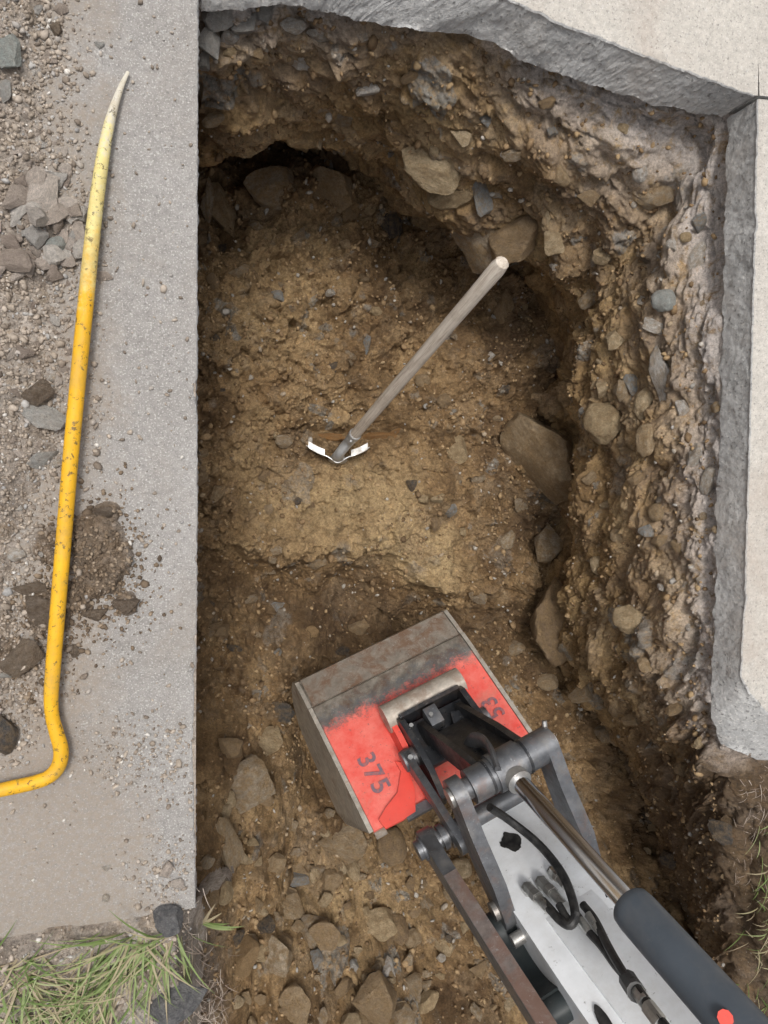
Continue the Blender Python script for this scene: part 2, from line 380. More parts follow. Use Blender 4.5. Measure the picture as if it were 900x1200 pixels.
# ================================================================== THE PIT
# ---- floor: a height field in place coordinates, levels read at points of the photo
ctrl = [(255,150,-1.2),(330,160,-1.2),(450,150,-1.25),(260,215,-1.2),(330,235,-1.10),(400,225,-1.10),(480,255,-1.20),(560,330,-1.12),(640,380,-1.12),(300,330,-1.10),(400,350,-1.12),
 (480,400,-1.16),(600,450,-1.13),(660,480,-1.12),(250,450,-1.08),(330,450,-1.09),(400,530,-1.13),(520,510,-1.10),(450,600,-1.06),(560,650,-1.09),(300,580,-1.08),(640,640,-1.17),
 (350,640,-1.11),(420,700,-1.20),(300,700,-1.12),(500,740,-1.2),(600,720,-1.12),(655,740,-1.08),(260,800,-1.08),(300,880,-1.05),(350,830,-1.15),(360,900,-1.1),(270,950,-0.98),(400,950,-1.0),
 (430,870,-1.12),(520,800,-1.15),(350,1030,-0.90),(450,1050,-0.88),(400,1120,-0.80),(300,1150,-0.72),(500,1150,-0.80),(600,1150,-0.85),(680,850,-1.08),(700,950,-1.12),(760,1050,-1.10),
 (830,1130,-1.0),(850,1190,-0.92),(244,900,-1.0),(244,1000,-0.92),(262,1060,-.82),(266,1120,-0.66),(264,1190,-0.45),(250,1100,-.62),(237,1088,-.2),(236,1130,-.12),(246,1120,-0.42),(246,1160,-.28),(240,1195,-0.12),(215,1180,-0.03),(150,1180,-0.02),(285,1200,-0.62),(350,1230,-0.62),(450,1260,-0.6),(600,1260,-0.68),(750,1240,-0.85),
 (230,1300,-0.10),(330,1330,-0.25),(450,1380,-0.25),(600,1400,-0.25),(750,1400,-0.35),(300,1420,-0.04),(450,1500,-0.02),(650,1520,-0.02),(850,1450,-0.1),(850,1300,-.6)]
cw = np.array([P(*c) for c in ctrl])
x0, x1, y0, y1 = -0.12, 2.25, -2.75, 1.35
st = 0.0031
gx = np.arange(x0, x1, st); gy = np.arange(y0, y1, st)
# outside the frame below, coarser is enough: drop rows by nonuniform spacing
gy = np.concatenate([np.arange(y0, -1.95, 0.012), np.arange(-1.95, y1-0.25, st), np.arange(y1-0.25, y1, 0.012)])
gx = np.concatenate([np.arange(x0, 1.62, st), np.arange(1.62, x1, 0.010)])
X, Y = np.meshgrid(gx, gy, indexing='ij')
def idw(X, Y, pw=3.2):
    cxs = X[::16, ::16]; cys = Y[::16, ::16]
    ws = 0; zs = 0
    for p in cw:
        k = 1/((cxs-p[0])**2+(cys-p[1])**2+0.004)**(pw/2); ws = ws+k; zs = zs+k*p[2]
    zc = zs/ws
    for _ in range(2):                                  # soften
        zp = np.pad(zc, 1, mode='edge'); zc = (zp[:-2, 1:-1]+zp[2:, 1:-1]+zp[1:-1, :-2]+zp[1:-1, 2:]+2*zc)/6
    # bilinear up
    ii = np.clip(np.arange(X.shape[0])/16, 0, zc.shape[0]-1.001); jj = np.clip(np.arange(X.shape[1])/16, 0, zc.shape[1]-1.001)
    i0 = ii.astype(int); j0 = jj.astype(int); fi = (ii-i0)[:, None]; fj = (jj-j0)[None]
    i0 = i0[:, None]; j0 = j0[None]
    return zc[i0, j0]*(1-fi)*(1-fj)+zc[i0+1, j0]*fi*(1-fj)+zc[i0, j0+1]*(1-fi)*fj+zc[i0+1, j0+1]*fi*fj
Zf = idw(X, Y)
U, V = pix_np(X, Y, Zf)
# ledge of pale clay with a hollow below it
UW = U + 26*fbm(X, Y, 6, 3, 12); VW = V + 22*fbm(X, Y, 7, 4, 13)
led = seg_dist(UW, VW, [(285, 640), (330, 652), (400, 640), (440, 640), (475, 660), (520, 692), (560, 690)])
below = VW > np.interp(UW, [270, 330, 400, 440, 475, 520, 560, 600], [640, 655, 641, 640, 660, 692, 690, 690])
Zf = Zf + 0.05*np.exp(-(led/30.)**2)*np.where(below, np.exp(-led/13.), 1) - 0.075*np.where(below, 1-np.exp(-led/16.), 0)*np.exp(-(led/75.)**2)
# grooves and humps seen in the photo
for pts, wdt, amp in [([(318,355),(345,378)], 7, -.03), ([(462,318),(466,345),(470,372)], 4, -.05), ([(478,310),(492,318)], 5, -.04), ([(250,215),(262,290)], 6, -.06), ([(500,480),(510,520),(505,560)], 22, .045),
                      ([(245,565),(290,600)], 25, .03), ([(560,600),(600,690)], 25, .04), ([(365,505),(430,512),(470,508)], 9, -.05), ([(575,350),(590,400)], 9, -.04), ([(700,760),(760,900),(800,1000)], 40, -.05),
                      ([(330,705),(400,700),(450,725),(470,735)], 26, -.08), ([(395,760),(420,745)], 12, -.06), ([(240,700),(300,760)], 30, .03), ([(280,930),(330,960),(390,950)], 40, .05), ([(360,870),(380,920)], 14, -.08)]:
    Zf = Zf + amp*np.exp(-(seg_dist(U, V, pts)/wdt)**2)
sx = X+0.012*perlin(X*9, Y*9, 3); sy = Y+0.012*perlin(X*9, Y*9, 4)
rub = np.clip(sstep(930, 1040, V)+0.75*sstep(330, 230, V)+0.25*sstep(520, 640, U), 0, 1)*sstep(0.2, -0.1, fbm(X, Y, 3, 2, 5)) + 0.25 + .35*sstep(0, .4, fbm(X, Y, 3.7, 2, 8))
rub = np.clip(rub, 0, 1)
smooth = np.exp(-(np.hypot((U-440)/150, (V-590)/90))**2)         # trodden, smoother clay by the shovel
rough = np.clip(1-0.6*smooth, 0.3, 1)
Zf = Zf + 0.075*fbm(X, Y, 2.9, 3, 21) + 0.03*fbm(X, Y, 6.5, 2, 26) + rough*(0.026*fbm(X, Y, 8, 4, 22) + 0.045*facets(X+.02*perlin(X*14, Y*14, 6), Y+.02*perlin(X*14, Y*14, 7), 0.16, 27, .55, .35)*np.clip(.35+rub, 0, 1) + 0.080*facets(X, Y, 0.075, 23) + 0.038*facets(X, Y, 0.032, 24))
c1, r1 = clods(sx, sy, 0.105, 0.42, 31); c2, r2 = clods(sx+.3, sy, 0.052, 0.42, 41); c3, r3 = clods(sx, sy+.7, 0.026, 0.48, 61); c4, r4 = clods(sx+.1, sy+.2, 0.0125, 0.5, 81)
dens = sstep(-0.25, 0.35, fbm(X, Y, 5, 3, 77))
h1 = c1*0.105*np.clip(rub*1.15-0.12, 0, 1); hh2 = c2*0.052*np.clip(rub*0.75+0.3*dens, 0, 1)*rough; h3 = c3*0.026*(0.35+0.75*dens)*rough; h4 = c4*0.0125*(0.4+0.8*dens)
ck = cracks(X, Y, 0.085, 5)
crk = np.exp(-(ck/0.035)**2)*sstep(0.0, 0.35, fbm(X, Y, 4, 2, 19))
Zf = Zf + np.maximum(np.maximum(h1, hh2), h3*1.2) + 0.45*h4 + 0.0040*fbm(X, Y, 60, 4, 51, 0.62) + 0.0075*facets(X, Y, 0.014, 25) - 0.026*crk*(1-sstep(0, .01, h1))
mxs = np.maximum(np.maximum(h1, hh2), h3*1.2)
sid = np.where(h1 >= np.maximum(hh2, h3*1.2), r1, np.where(hh2 >= h3*1.2, r2, r3))
stm = sstep(0.001, 0.006, mxs)*(sid > 0.45)*np.where(sid > 0.85, 1.0, 0.65)
clay = np.clip(np.exp(-(np.hypot((U-400)/115, (V-590)/55))**2)*0.9 + np.exp(-(np.hypot((U-500)/70, (V-655)/45))**2) + 0.5*np.exp(-(np.hypot((U-300)/60, (V-400)/120))**2)
               + 0.45*np.exp(-(np.hypot((U-350)/70, (V-290)/60))**2) + 0.5*np.exp(-(np.hypot((U-420)/90, (V-1060)/60))**2) + 0.5*np.exp(-(np.hypot((U-275)/60, (V-760)/60))**2) + 0.35*fbm(X, Y, 4.5, 3, 71), 0, 1)
rootsy = np.clip(sstep(280, 240, U)*sstep(1060, 1100, V)*0.9, 0, 1)
damp_dark = np.clip(1.0*np.exp(-np.hypot((U-440)/150, (V-735)/55)**2) + .8*np.exp(-np.hypot((U-620)/75, (V-400)/110)**2) + .4*np.exp(-np.hypot((U-760)/90, (V-980)/150)**2) + .8*np.exp(-np.hypot((U-330)/90, (V-205)/50)**2)
    + .7*np.exp(-np.hypot((U-350)/45, (V-880)/60)**2) + .6*np.exp(-np.hypot((U-620)/60, (V-620)/80)**2) + .7*np.exp(-np.hypot((U-260)/40, (V-680)/60)**2) + .5*np.exp(-np.hypot((U-640)/80, (V-800)/60)**2) + 1.0*fbm(X, Y, 3.5, 5, 72, .6)+.06, 0, 1)
damp_dark = damp_dark*sstep(0.0, 0.35, damp_dark)  # damp ground, plus darker blobs under the overhang and beside the bucket
AT = np.stack([rootsy*.35, np.clip(0.5+0.5*clay-0.5*damp_dark*(1-.6*clay), 0, 1), sid, stm*(1-.5*damp_dark)], -1)
GF = np.stack([X, Y, Zf], -1)
pit_floor = tag(link('pit_floor', grid_mesh('pit_floor', GF, AT), M['floor']), kind='structure')
floor_coarse = GF[::4, ::4]

# ---- walls: profiles from the rim under the paving down over a bulging lip to the undercut foot
# rim px, rim py, rim z, lip px, lip py, lip z, undercut, bank width
cols = [(231,1075,-.10,None,0,-.8,.02,.15),(231,900,-.10,None,0,-.8,.0,.15),(231,500,-.10,None,0,-.8,.0,.15),(231,150,-.10,None,0,-.8,.0,.15),(233,40,-.10,None,0,-.75,.03,.15),
 (262,18,-.10,255,187,-.70,.10,.2),(310,8,-.10,310,168,-.70,.14,.2),(372,10,-.10,385,172,-.70,.12,.2),(433,22,-.10,447,184,-.70,.10,.2),(500,36,-.10,497,242,-.74,.12,.2),(560,44,-.10,560,282,-.72,.12,.2),
 (625,78,-.10,628,302,-.70,.12,.2),(700,101,-.10,668,338,-.70,.12,.2),(775,124,-.10,680,365,-.70,.10,.2),(848,140,-.10,682,395,-.70,.10,.2),(845,230,-.10,674,425,-.70,.12,.2),(841,350,-.10,672,462,-.70,.10,.2),
 (839,450,-.10,684,515,-.71,.10,.2),(836,540,-.10,672,580,-.73,.12,.2),(834,620,-.10,674,640,-.77,.12,.2),(831,700,-.10,664,705,-.84,.07,.2),(829,780,-.10,672,775,-.90,.04,.2),(836,860,-.10,722,855,-.96,.03,.2),
 (846,915,-.14,760,935,-.98,.02,.5),(850,995,-.20,790,1015,-.96,.02,.8),(852,1085,-.24,822,1095,-.92,.02,.8),(872,1185,-.24,850,1195,-.88,.02,.8),(905,1320,-.2,880,1320,-.80,.02,.8),(940,1500,-.2,920,1500,-.7,.02,.8)]
rim = np.array([P(c[0], c[1], c[2]) for c in cols])
lip = np.array([P(c[3], c[4], c[5]) if c[3] is not None else np.array([*r[:2], c[5]]) for c, r in zip(cols, rim)])
tan = np.gradient(rim[:, :2], axis=0); tan /= np.linalg.norm(tan, axis=1)[:, None]
outw = np.stack([-tan[:, 1], tan[:, 0]], -1)             # walking up the left side and round clockwise, outside is on the left
uc = np.array([c[6] for c in cols]); bank = np.array([c[7] for c in cols])
seglen = np.r_[0, np.cumsum(np.linalg.norm(np.diff(0.5*(rim+lip), axis=0), axis=1))]
sw = 0.0042
sN = int(seglen[-1]/sw)
sv = np.linspace(0, seglen[-1], sN)
def smooth_interp(A):
    A = np.asarray(A, float)
    t = np.interp(sv, seglen, np.arange(len(cols)))
    i = np.clip(t.astype(int), 0, len(cols)-2); u = t-i
    if A.ndim == 2: u = u[:, None]
    ext = np.concatenate([[2*A[0]-A[1]], A, [2*A[-1]-A[-2]]])
    p0, p1, p2, p3 = ext[i], ext[i+1], ext[i+2], ext[i+3]
    return 0.5*((2*p1)+(-p0+p2)*u+(2*p0-5*p1+4*p2-p3)*u*u+(-p0+3*p1-3*p2+p3)*u**3)
rS, lS, oS, uS, bS = (smooth_interp(a) for a in (rim, lip, outw, uc, bank))
ok = smooth_interp(np.array([0. if c[3] is None else 1. for c in cols])).clip(0, 1)
oS /= np.linalg.norm(oS, axis=1)[:, None]
o3 = np.concatenate([oS, np.zeros((sN, 1))], 1)
zup = np.array([0, 0, 1.0])
bk = np.clip((bS-.25)/.5, 0, 1)[:, None]
rows = [rS+o3*bS[:, None]+zup*bk*.20, rS+o3*(0.03+bS[:, None]*(.5-.32*bk))+zup*bk*.15, rS+o3*(0.03+.02*bk)+zup*bk*.03, rS+o3*0.022-zup*0.05, rS*0.68+lS*0.32+o3*0.0-o3*0.012*ok[:, None], rS*0.33+lS*0.67-o3*0.02*ok[:, None], lS-o3*0.012*ok[:, None]+zup*.03,
        lS+o3*(uS*0.55)[:, None]-zup*0.06, lS+o3*(uS*1.05)[:, None]-zup*0.16, lS+o3*(uS*1.2+.03)[:, None]*1.0-zup*0.55]
rows = np.array(rows)                                    # k, s, 3
tl = np.r_[0, np.cumsum(np.linalg.norm(np.diff(rows, axis=0), axis=2).mean(1))]
tN = int(tl[-1]/sw)
tv = np.linspace(0, tl[-1], tN)
tt = np.interp(tv, tl, np.arange(len(rows))); ti = np.clip(tt.astype(int), 0, len(rows)-2); tu = (tt-ti)[:, None, None]
ext = np.concatenate([[2*rows[0]-rows[1]], rows, [2*rows[-1]-rows[-2]]])
G = 0.5*((2*ext[ti+1])+(-ext[ti]+ext[ti+2])*tu+(2*ext[ti]-5*ext[ti+1]+4*ext[ti+2]-ext[ti+3])*tu**2+(-ext[ti]+3*ext[ti+1]-3*ext[ti+2]+ext[ti+3])*tu**3)
dt = np.gradient(G, axis=0); ds = np.gradient(G, axis=1)
nr = np.cross(ds, dt); nr /= np.linalg.norm(nr, axis=2)[..., None]+1e-9
nr = nr*np.where((nr*(-o3)[None]).sum(2) + nr[..., 2]*0.3 < 0, -1, 1)[..., None]   # towards the open pit
Tm, Sm = np.meshgrid(tv, sv, indexing='ij')
t_rim, t_lip = tl[2], tl[6]
vis = ok[None, :]*np.ones_like(Tm)
band = sstep(t_rim-.01, t_rim+.07, Tm)                   # nothing pokes through the paving
wx = Sm+0.015*perlin(Sm*7, Tm*7, 203); wy = Tm+0.015*perlin(Sm*7, Tm*7, 204)
disp = 0.045*fbm(Sm, Tm, 4.2, 3, 211) + 0.020*fbm(Sm, Tm*1.3, 11, 4, 212) + 0.042*facets(Sm, Tm*1.25, 0.11, 213) + 0.012*facets(Sm, Tm, 0.034, 214)*sstep(-.3, .4, fbm(Sm, Tm, 5, 2, 216))
k1, q1 = clods(wx, wy, 0.11, 0.30, 231); k2, q2 = clods(wx+.3, wy, 0.055, 0.40, 241); k3, q3 = clods(wx, wy+.4, 0.027, 0.5, 261); k4, q4 = clods(wx, wy+.9, 0.013, 0.5, 281)
dn = sstep(-0.3, 0.3, fbm(Sm, Tm, 5, 3, 277))
a1 = k1*0.11*0.7; a2 = k2*0.055*(0.35+0.55*dn); a3 = k3*0.027*(0.2+0.8*dn); a4 = k4*0.013*(0.4+0.6*dn)
mx = np.maximum(np.maximum(a1, a2), a3*1.2)
disp = disp + mx + 0.5*a4 + 0.004*fbm(Sm, Tm, 65, 3, 251, 0.6) + 0.015*0.3*facets(Sm, Tm, 0.015, 215)
# a few bedding cracks
disp = disp - 0.02*np.exp(-(cracks(Sm*0.6, Tm*1.4, 0.11, 9)/0.03)**2)*sstep(0.0, 0.4, fbm(Sm, Tm, 4, 2, 219))
bankside = np.interp(Sm, [seglen[21]*.5+seglen[22]*.5, seglen[23]], [0, 1])
disp = disp*np.maximum(band, 0.95*bankside) - 0.02*(1-bankside)*np.exp(-((Tm-t_rim-.05)/.03)**2)*sstep(-.1, .3, fbm(Sm, Tm*0, 6, 2, 299))
leftmask = 1-np.clip(ok*3, 0, 1)[None, :]
disp = disp*(1-0.75*leftmask) - 0.02*leftmask
G2 = G + nr*disp[..., None]
wid = np.where(a1 >= np.maximum(a2, a3*1.2), q1, np.where(a2 >= a3*1.2, q2, q3))
wst = sstep(0.001, 0.006, mx)*(wid > 0.5)*np.where(wid > 0.85, 1.0, 0.6)
pale = np.exp(-np.clip(Tm-t_rim-0.02, 0, 9)/0.10)*1.15 + 0.28*np.exp(-np.clip(Tm-t_rim-0.02, 0, 9)/0.2)
cornr = np.exp(-((Sm-seglen[14])/0.28)**2)*np.exp(-np.clip(Tm-t_rim-.1, 0, 9)/0.16)
pale = np.clip((pale*np.interp(Sm, [seglen[7], seglen[8], seglen[10], seglen[12]], [1, .3, .3, 1]) + 0.8*cornr)*(1-bankside) + 0.15*fbm(Sm, Tm, 6, 3, 291), 0, 1)
wclay = np.clip(0.35*fbm(Sm, Tm, 5, 3, 292)+0.3*np.exp(-((Tm-t_lip)/.12)**2), 0, 1)
pit_wall = tag(link('pit_wall', grid_mesh('pit_wall', G2, np.stack([pale, np.clip(0.5+0.5*wclay-.35*np.clip(fbm(Sm, Tm, 4, 4, 293)+.1, 0, 1)-.5*bankside, 0, 1), np.where(bankside > .5, .12*wid, wid), np.maximum(wst, .95*bankside*sstep(t_rim+.25, t_rim-.02, Tm))], -1)), M['wall']), kind='structure')
wall_coarse = G2[::3, ::3]

# ================================================================== PAVING AND GROUND
def ground_ring():
    bm = bmesh.new()
    outer = [bm.verts.new(c) for c in ((-60, -60, -.115), (60, -60, -.115), (60, 60, -.115), (-60, 60, -.115))]
    inner = [bm.verts.new((*c, -.115)) for c in ((-0.02, -2.55), (2.05, -2.55), (2.05, -1.2), (1.62, -0.9), (1.55, 1.15), (-0.02, 1.15))]
    for r in (outer, inner):
        for k in range(len(r)): bm.edges.new((r[k], r[(k+1) % len(r)]))
    bmesh.ops.triangle_fill(bm, use_beauty=True, edges=bm.edges[:])
    for f in bm.faces:
        if f.normal.z < 0: f.normal_flip()
    me = bpy.data.meshes.new('ground'); bm.to_mesh(me); bm.free(); return me
tag(link('ground', ground_ring(), M['dirt']), kind='structure')

def densify(poly, step):
    out = []
    for (a, b) in zip(poly[:-1], poly[1:]):
        a = np.array(a, float); b = np.array(b, float); n = max(1, int(np.linalg.norm(b[:2]-a[:2])/step))
        out += [a+(b-a)*k/n for k in range(n)]
    return out+[np.array(poly[-1], float)]
def slab(name, top_px, bot_px, back, mtop, mcut, thick=0.10, chip=0.004, rough=0.006, seed=1, zt=0.0):
    """paving with a broken edge: top edge and foot of the broken face read from the photo, back = plan points closing the slab"""
    n = 420
    def res(px, z, nn):
        w_ = np.array([P(u, v, z) for u, v in px]); d = np.r_[0, np.cumsum(np.linalg.norm(np.diff(w_, axis=0), axis=1))]
        t = np.linspace(0, d[-1], nn); return np.stack([np.interp(t, d, w_[:, k]) for k in range(3)], -1), d[-1]
    T, L = res(top_px, zt, n); 
    # the foot follows the same fractions point by point
    wt = np.array([P(u, v, zt) for u, v in top_px]); wb = np.array([P(u, v, zt-thick) for u, v in bot_px])
    dt_ = np.r_[0, np.cumsum(np.linalg.norm(np.diff(wt, axis=0), axis=1))]; ts = np.linspace(0, dt_[-1], n)
    B = np.stack([np.interp(ts, dt_, wb[:, k]) for k in range(3)], -1)
    tg = np.gradient(T, axis=0); tg /= np.linalg.norm(tg, axis=1)[:, None]
    nrm = np.stack([tg[:, 1], -tg[:, 0], 0*tg[:, 0]], -1)            # pit side is on the right of the walk
    zz = np.zeros(n)
    T = T - nrm*(chip*np.clip(fbm(ts, zz, 30, 4, seed), -.2, 1) + chip*1.5*sstep(.25, .5, fbm(ts, zz+3, 9, 2, seed+3)))[:, None]
    rowsL = []
    mrow = 14
    for k in range(mrow+1):
        f = k/mrow
        r = T*(1-f)+B*f
        amp = rough*np.clip(k*0.6, 0, 1)
        r = r + nrm*(amp*fbm(ts, zz+f*thick, 26, 4, seed+5) + amp*0.8*fbm(ts, zz+f*thick, 90, 3, seed+6))[:, None]
        if k == mrow: r = r + np.stack([zz, zz, 0.016*fbm(ts, zz, 14, 4, seed+9)-.008*sstep(0, .4, fbm(ts, zz+7, 6, 2, seed+10))], -1)
        rowsL.append(r)
    # small step so the rim is not razor sharp
    rowsL.insert(1, T*0.97+B*0.03+nrm*0.002)
    Gs = np.array(rowsL)
    V_ = Gs.reshape(-1, 3).tolist(); Fc = []; mi = []
    for i in range(Gs.shape[0]-1):
        for j in range(n-1): Fc.append((i*n+j, (i+1)*n+j, (i+1)*n+j+1, i*n+j+1)); mi.append(1)
    # top and underside
    b0 = len(V_); V_ += [(x, y, zt) for x, y in back]; top = list(range(n)) + list(range(b0, b0+len(back)))
    b1 = len(V_); V_ += [(x, y, zt-thick) for x, y in back]; last = (Gs.shape[0]-1)*n
    bot = [last+j for j in range(n)] + list(range(b1, b1+len(back)))
    Fc.append(tuple(top)); mi.append(0); Fc.append(tuple(bot[::-1])); mi.append(1)
    ring_t = [n-1]+list(range(b0, b0+len(back)))+[0]; 
    colT = [[i*n+n-1 for i in range(Gs.shape[0])], [i*n for i in range(Gs.shape[0])]]
    Fc.append(tuple(colT[0]+[b1, b0])); mi.append(1)
    for k in range(len(back)-1): Fc.append((b0+k, b0+k+1, b1+k+1, b1+k)[::-1]); mi.append(1)
    Fc.append(tuple(colT[1]+[b1+len(back)-1, b0+len(back)-1])[::-1]); mi.append(1)
    bm = bmesh.new(); vs = [bm.verts.new(v) for v in V_]
    for f, m_ in zip(Fc, mi):
        try: ff = bm.faces.new([vs[q] for q in f]); ff.material_index = m_
        except ValueError: pass
    bmesh.ops.triangulate(bm, faces=[f for f in bm.faces if len(f.verts) > 4])
    bmesh.ops.recalc_face_normals(bm, faces=bm.faces)
    me = bpy.data.meshes.new(name); bm.to_mesh(me); bm.free()
    me.materials.append(mtop); me.materials.append(mcut)
    me.polygons.foreach_set('use_smooth', [True]*len(me.polygons)); me.set_sharp_from_angle(angle=math.radians(40))
    return tag(link(name, me), kind='structure')
# left path: edge walked downwards has the pit on its left, so walk upwards
slab('pavement', [(228,1064),(227,1000),(226,930),(224,880),(226,820),(229,760),(225.5,748),(229,738),(230,664),(227,655),(229.5,648),(230,600),(230,466),(226.5,459),(226,450),(230,443),(230,300),(231,0),(231,-120)], [(230,1062),(229,1000),(228,930),(227,880),(228,820),(229,760),(229,748),(229,738),(230,664),(230,655),(230,648),(230,600),(230,466),(230,459),(230,450),(230,443),(230,300),(231,0),(231,-120)],
     [(*P(-330,-120,0)[:2],), (*P(-330,1135,0)[:2],), (*P(-60,1110,0)[:2],), (*P(40,1093,0)[:2],), (*P(130,1080,0)[:2],)], M['paving'], M['cut'], seed=3, chip=0.002)
slab('pavement', [(238,-75),(330,-62),(420,-45),(520,-32),(575,-14),(600,0),(615,6),(655,26),(700,42),(760,66),(820,88),(884,112)],
     [(236,14),(330,4),(385,14),(433,25),(500,38),(545,37),(580,52),(612,72),(655,86),(700,101),(768,123),(846,137)],
     [(*P(888.5,112,0)[:2],), (*P(888.5,66,0)[:2],), (*P(890,112,0)[:2],), (*P(1300,150,0)[:2],), (*P(1300,-500,0)[:2],), (*P(100,-500,0)[:2],)], M['pale'], M['cut'], seed=8, rough=0.0035, chip=0.005)
slab('pavement', [(889,116),(885,300),(880,500),(874,700),(869,793),(880,812),(897,832),(930,860),(990,885)],
     [(853,138),(849,300),(844,500),(838,700),(834,795),(834,840),(846,872),(893,893),(960,905)],
     [(*P(1300,920,0)[:2],), (*P(1300,156,0)[:2],)], M['pale'], M['cut'], seed=14, rough=0.003, chip=0.004)

# ---- dirt lying over the left path and the grassy ground beyond its end
dx_, dy_ = np.arange(-0.62, 0.36, 0.0028), np.arange(-1.78, 0.98, 0.0028)
DX, DY = np.meshgrid(dx_, dy_, indexing='ij')
DU, DV = pix_np(DX, DY, np.zeros_like(DX))
edge = np.interp(DV, [-150,0,80,150,200,255,300,340,400,460,520,560,600,640,690,720,760,800,850,880,905,925], [55,66,62,58,78,98,92,72,74,80,78,62,45,30,25,28,45,30,32,14,-20,-90])
edge = edge + 16*fbm(DX, DY, 12, 5, 301, .6)
lay = sstep(4, -75, DU-edge)*0.020 + 0.004*fbm(DX, DY, 45, 4, 303, .6)*sstep(40, -30, DU-edge) - 0.0035
for (u, v, ru, rv, hgt) in [(118,655,34,50,.020),(110,620,26,22,.018),(60,640,24,22,.016),(55,715,32,30,.014),(90,700,20,18,.012),(148,707,15,14,.012),(22,770,24,22,.016),(38,800,22,30,.010),(125,600,18,12,.014),(50,822,18,14,.010)]:
    d = np.hypot((DU-u)/ru, (DV-v)/rv) + 0.3*fbm(DX, DY, 22, 4, 305)
    lay = np.maximum(lay, (1-sstep(0.75, 1.05, d))*hgt - 0.006*(d >= 1.0))
gv = 1092 - 0.13*(DU-40) + 10*fbm(DX, DY, 12, 3, 302)
grassy = sstep(-8, 14, DV-gv)
slope = np.clip(DU-206-14*fbm(DX, DY, 9, 3, 308), 0, 400)/60.
lay = np.maximum(lay*(1-grassy) - .006*grassy, -0.02+grassy*0.045-0.02*sstep(60, 200, DV-gv)) - grassy*np.minimum(slope, 1)*0.30 - grassy*np.clip(slope-1, 0, 9)*.75
on = sstep(0.0, 0.006, lay)
e1, f1 = clods(DX, DY, 0.05, 0.3, 331, flat=.4); e2, f2 = clods(DX+.3, DY, 0.022, 0.45, 341); e3, f3 = clods(DX, DY+.2, 0.010, 0.55, 351)
wetc = np.zeros_like(DX)
for (u, v, ru, rv) in [(118,655,36,52),(110,620,28,24),(62,650,26,30),(55,715,34,32),(90,700,24,22),(148,707,16,15),(22,770,26,24),(125,600,20,14)]:
    wetc = np.maximum(wetc, 1-sstep(0.8, 1.15, np.hypot((DU-u)/ru, (DV-v)/rv)+0.2*fbm(DX, DY, 18, 3, 309)))
Zd = lay + on*(0.006*fbm(DX, DY, 10, 3, 311)+0.004*fbm(DX, DY, 30, 4, 312)) + on*np.maximum(e1*.05*.5*(1-.6*wetc), np.maximum(e2*.022*.8, e3*.010)) - on*wetc*0.008*np.exp(-(cracks(DX, DY, 0.035, 15)/0.05)**2) + on*0.0018*fbm(DX, DY, 120, 3, 313)
edgef = np.minimum.reduce([(DX+0.62)/.05, (DY+1.78)/.05, (0.98-DY)/.05]); Zd = np.where(edgef < 1, Zd-(1-edgef)*0.12, Zd)
mxd = np.maximum(e1*.025, np.maximum(e2*.0176, e3*.01)); fid = np.where(e1*.025 >= np.maximum(e2*.0176, e3*.01), f1, np.where(e2*.0176 >= e3*.01, f2, f3))
AD = np.stack([0*DX+0.25*(1-wetc), .5+.5*wetc, fid, sstep(.001, .004, mxd)*0.8*(1-wetc)], -1)
GD = np.stack([DX, DY, Zd], -1)
kz = np.maximum.reduce([Zd[:-1, :-1], Zd[1:, :-1], Zd[1:, 1:], Zd[:-1, 1:]]) > -0.004
onpit = (DU < 229)[:-1, :-1] | (grassy[:-1, :-1] > .3)
deep = np.minimum.reduce([Zd[:-1, :-1], Zd[1:, :-1], Zd[1:, 1:], Zd[:-1, 1:]]) > -0.17
keepd = deep & (DU[:-1, :-1] < 300) & (kz | (grassy[:-1, :-1] > .05) | (edgef[:-1, :-1] < 1)) & onpit
dirt_ground = tag(link('dirt_ground', grid_mesh('dirt_ground', GD, AD, keep=keepd), M['dirt']), kind='structure')

# ---- something to drop stones onto
def bvh_of(Gc):
    n, m = Gc.shape[:2]; idx = np.arange(n*m).reshape(n, m)
    q = np.stack([idx[:-1, :-1], idx[1:, :-1], idx[1:, 1:], idx[:-1, 1:]], -1).reshape(-1, 4)
    return BVHTree.FromPolygons(Gc.reshape(-1, 3).tolist(), q.tolist())
BV = {'floor': bvh_of(floor_coarse), 'wall': bvh_of(wall_coarse), 'dirt': bvh_of(np.stack([DX, DY, np.maximum(Zd, 0.0*(grassy < .3)-9*(grassy >= .3))], -1)[::3, ::3])}
def hit(px, py, which):
    o = Vector((0, 0, H)); d = Vector(R @ ray(px, py)).normalized(); best = None
    for k in which:
        loc, nr_, i, dist = BV[k].ray_cast(o, d)
        if loc is not None and (best is None or dist < best[2]): best = (loc, nr_ if nr_.dot(d) < 0 else -nr_, dist, k)
    return best

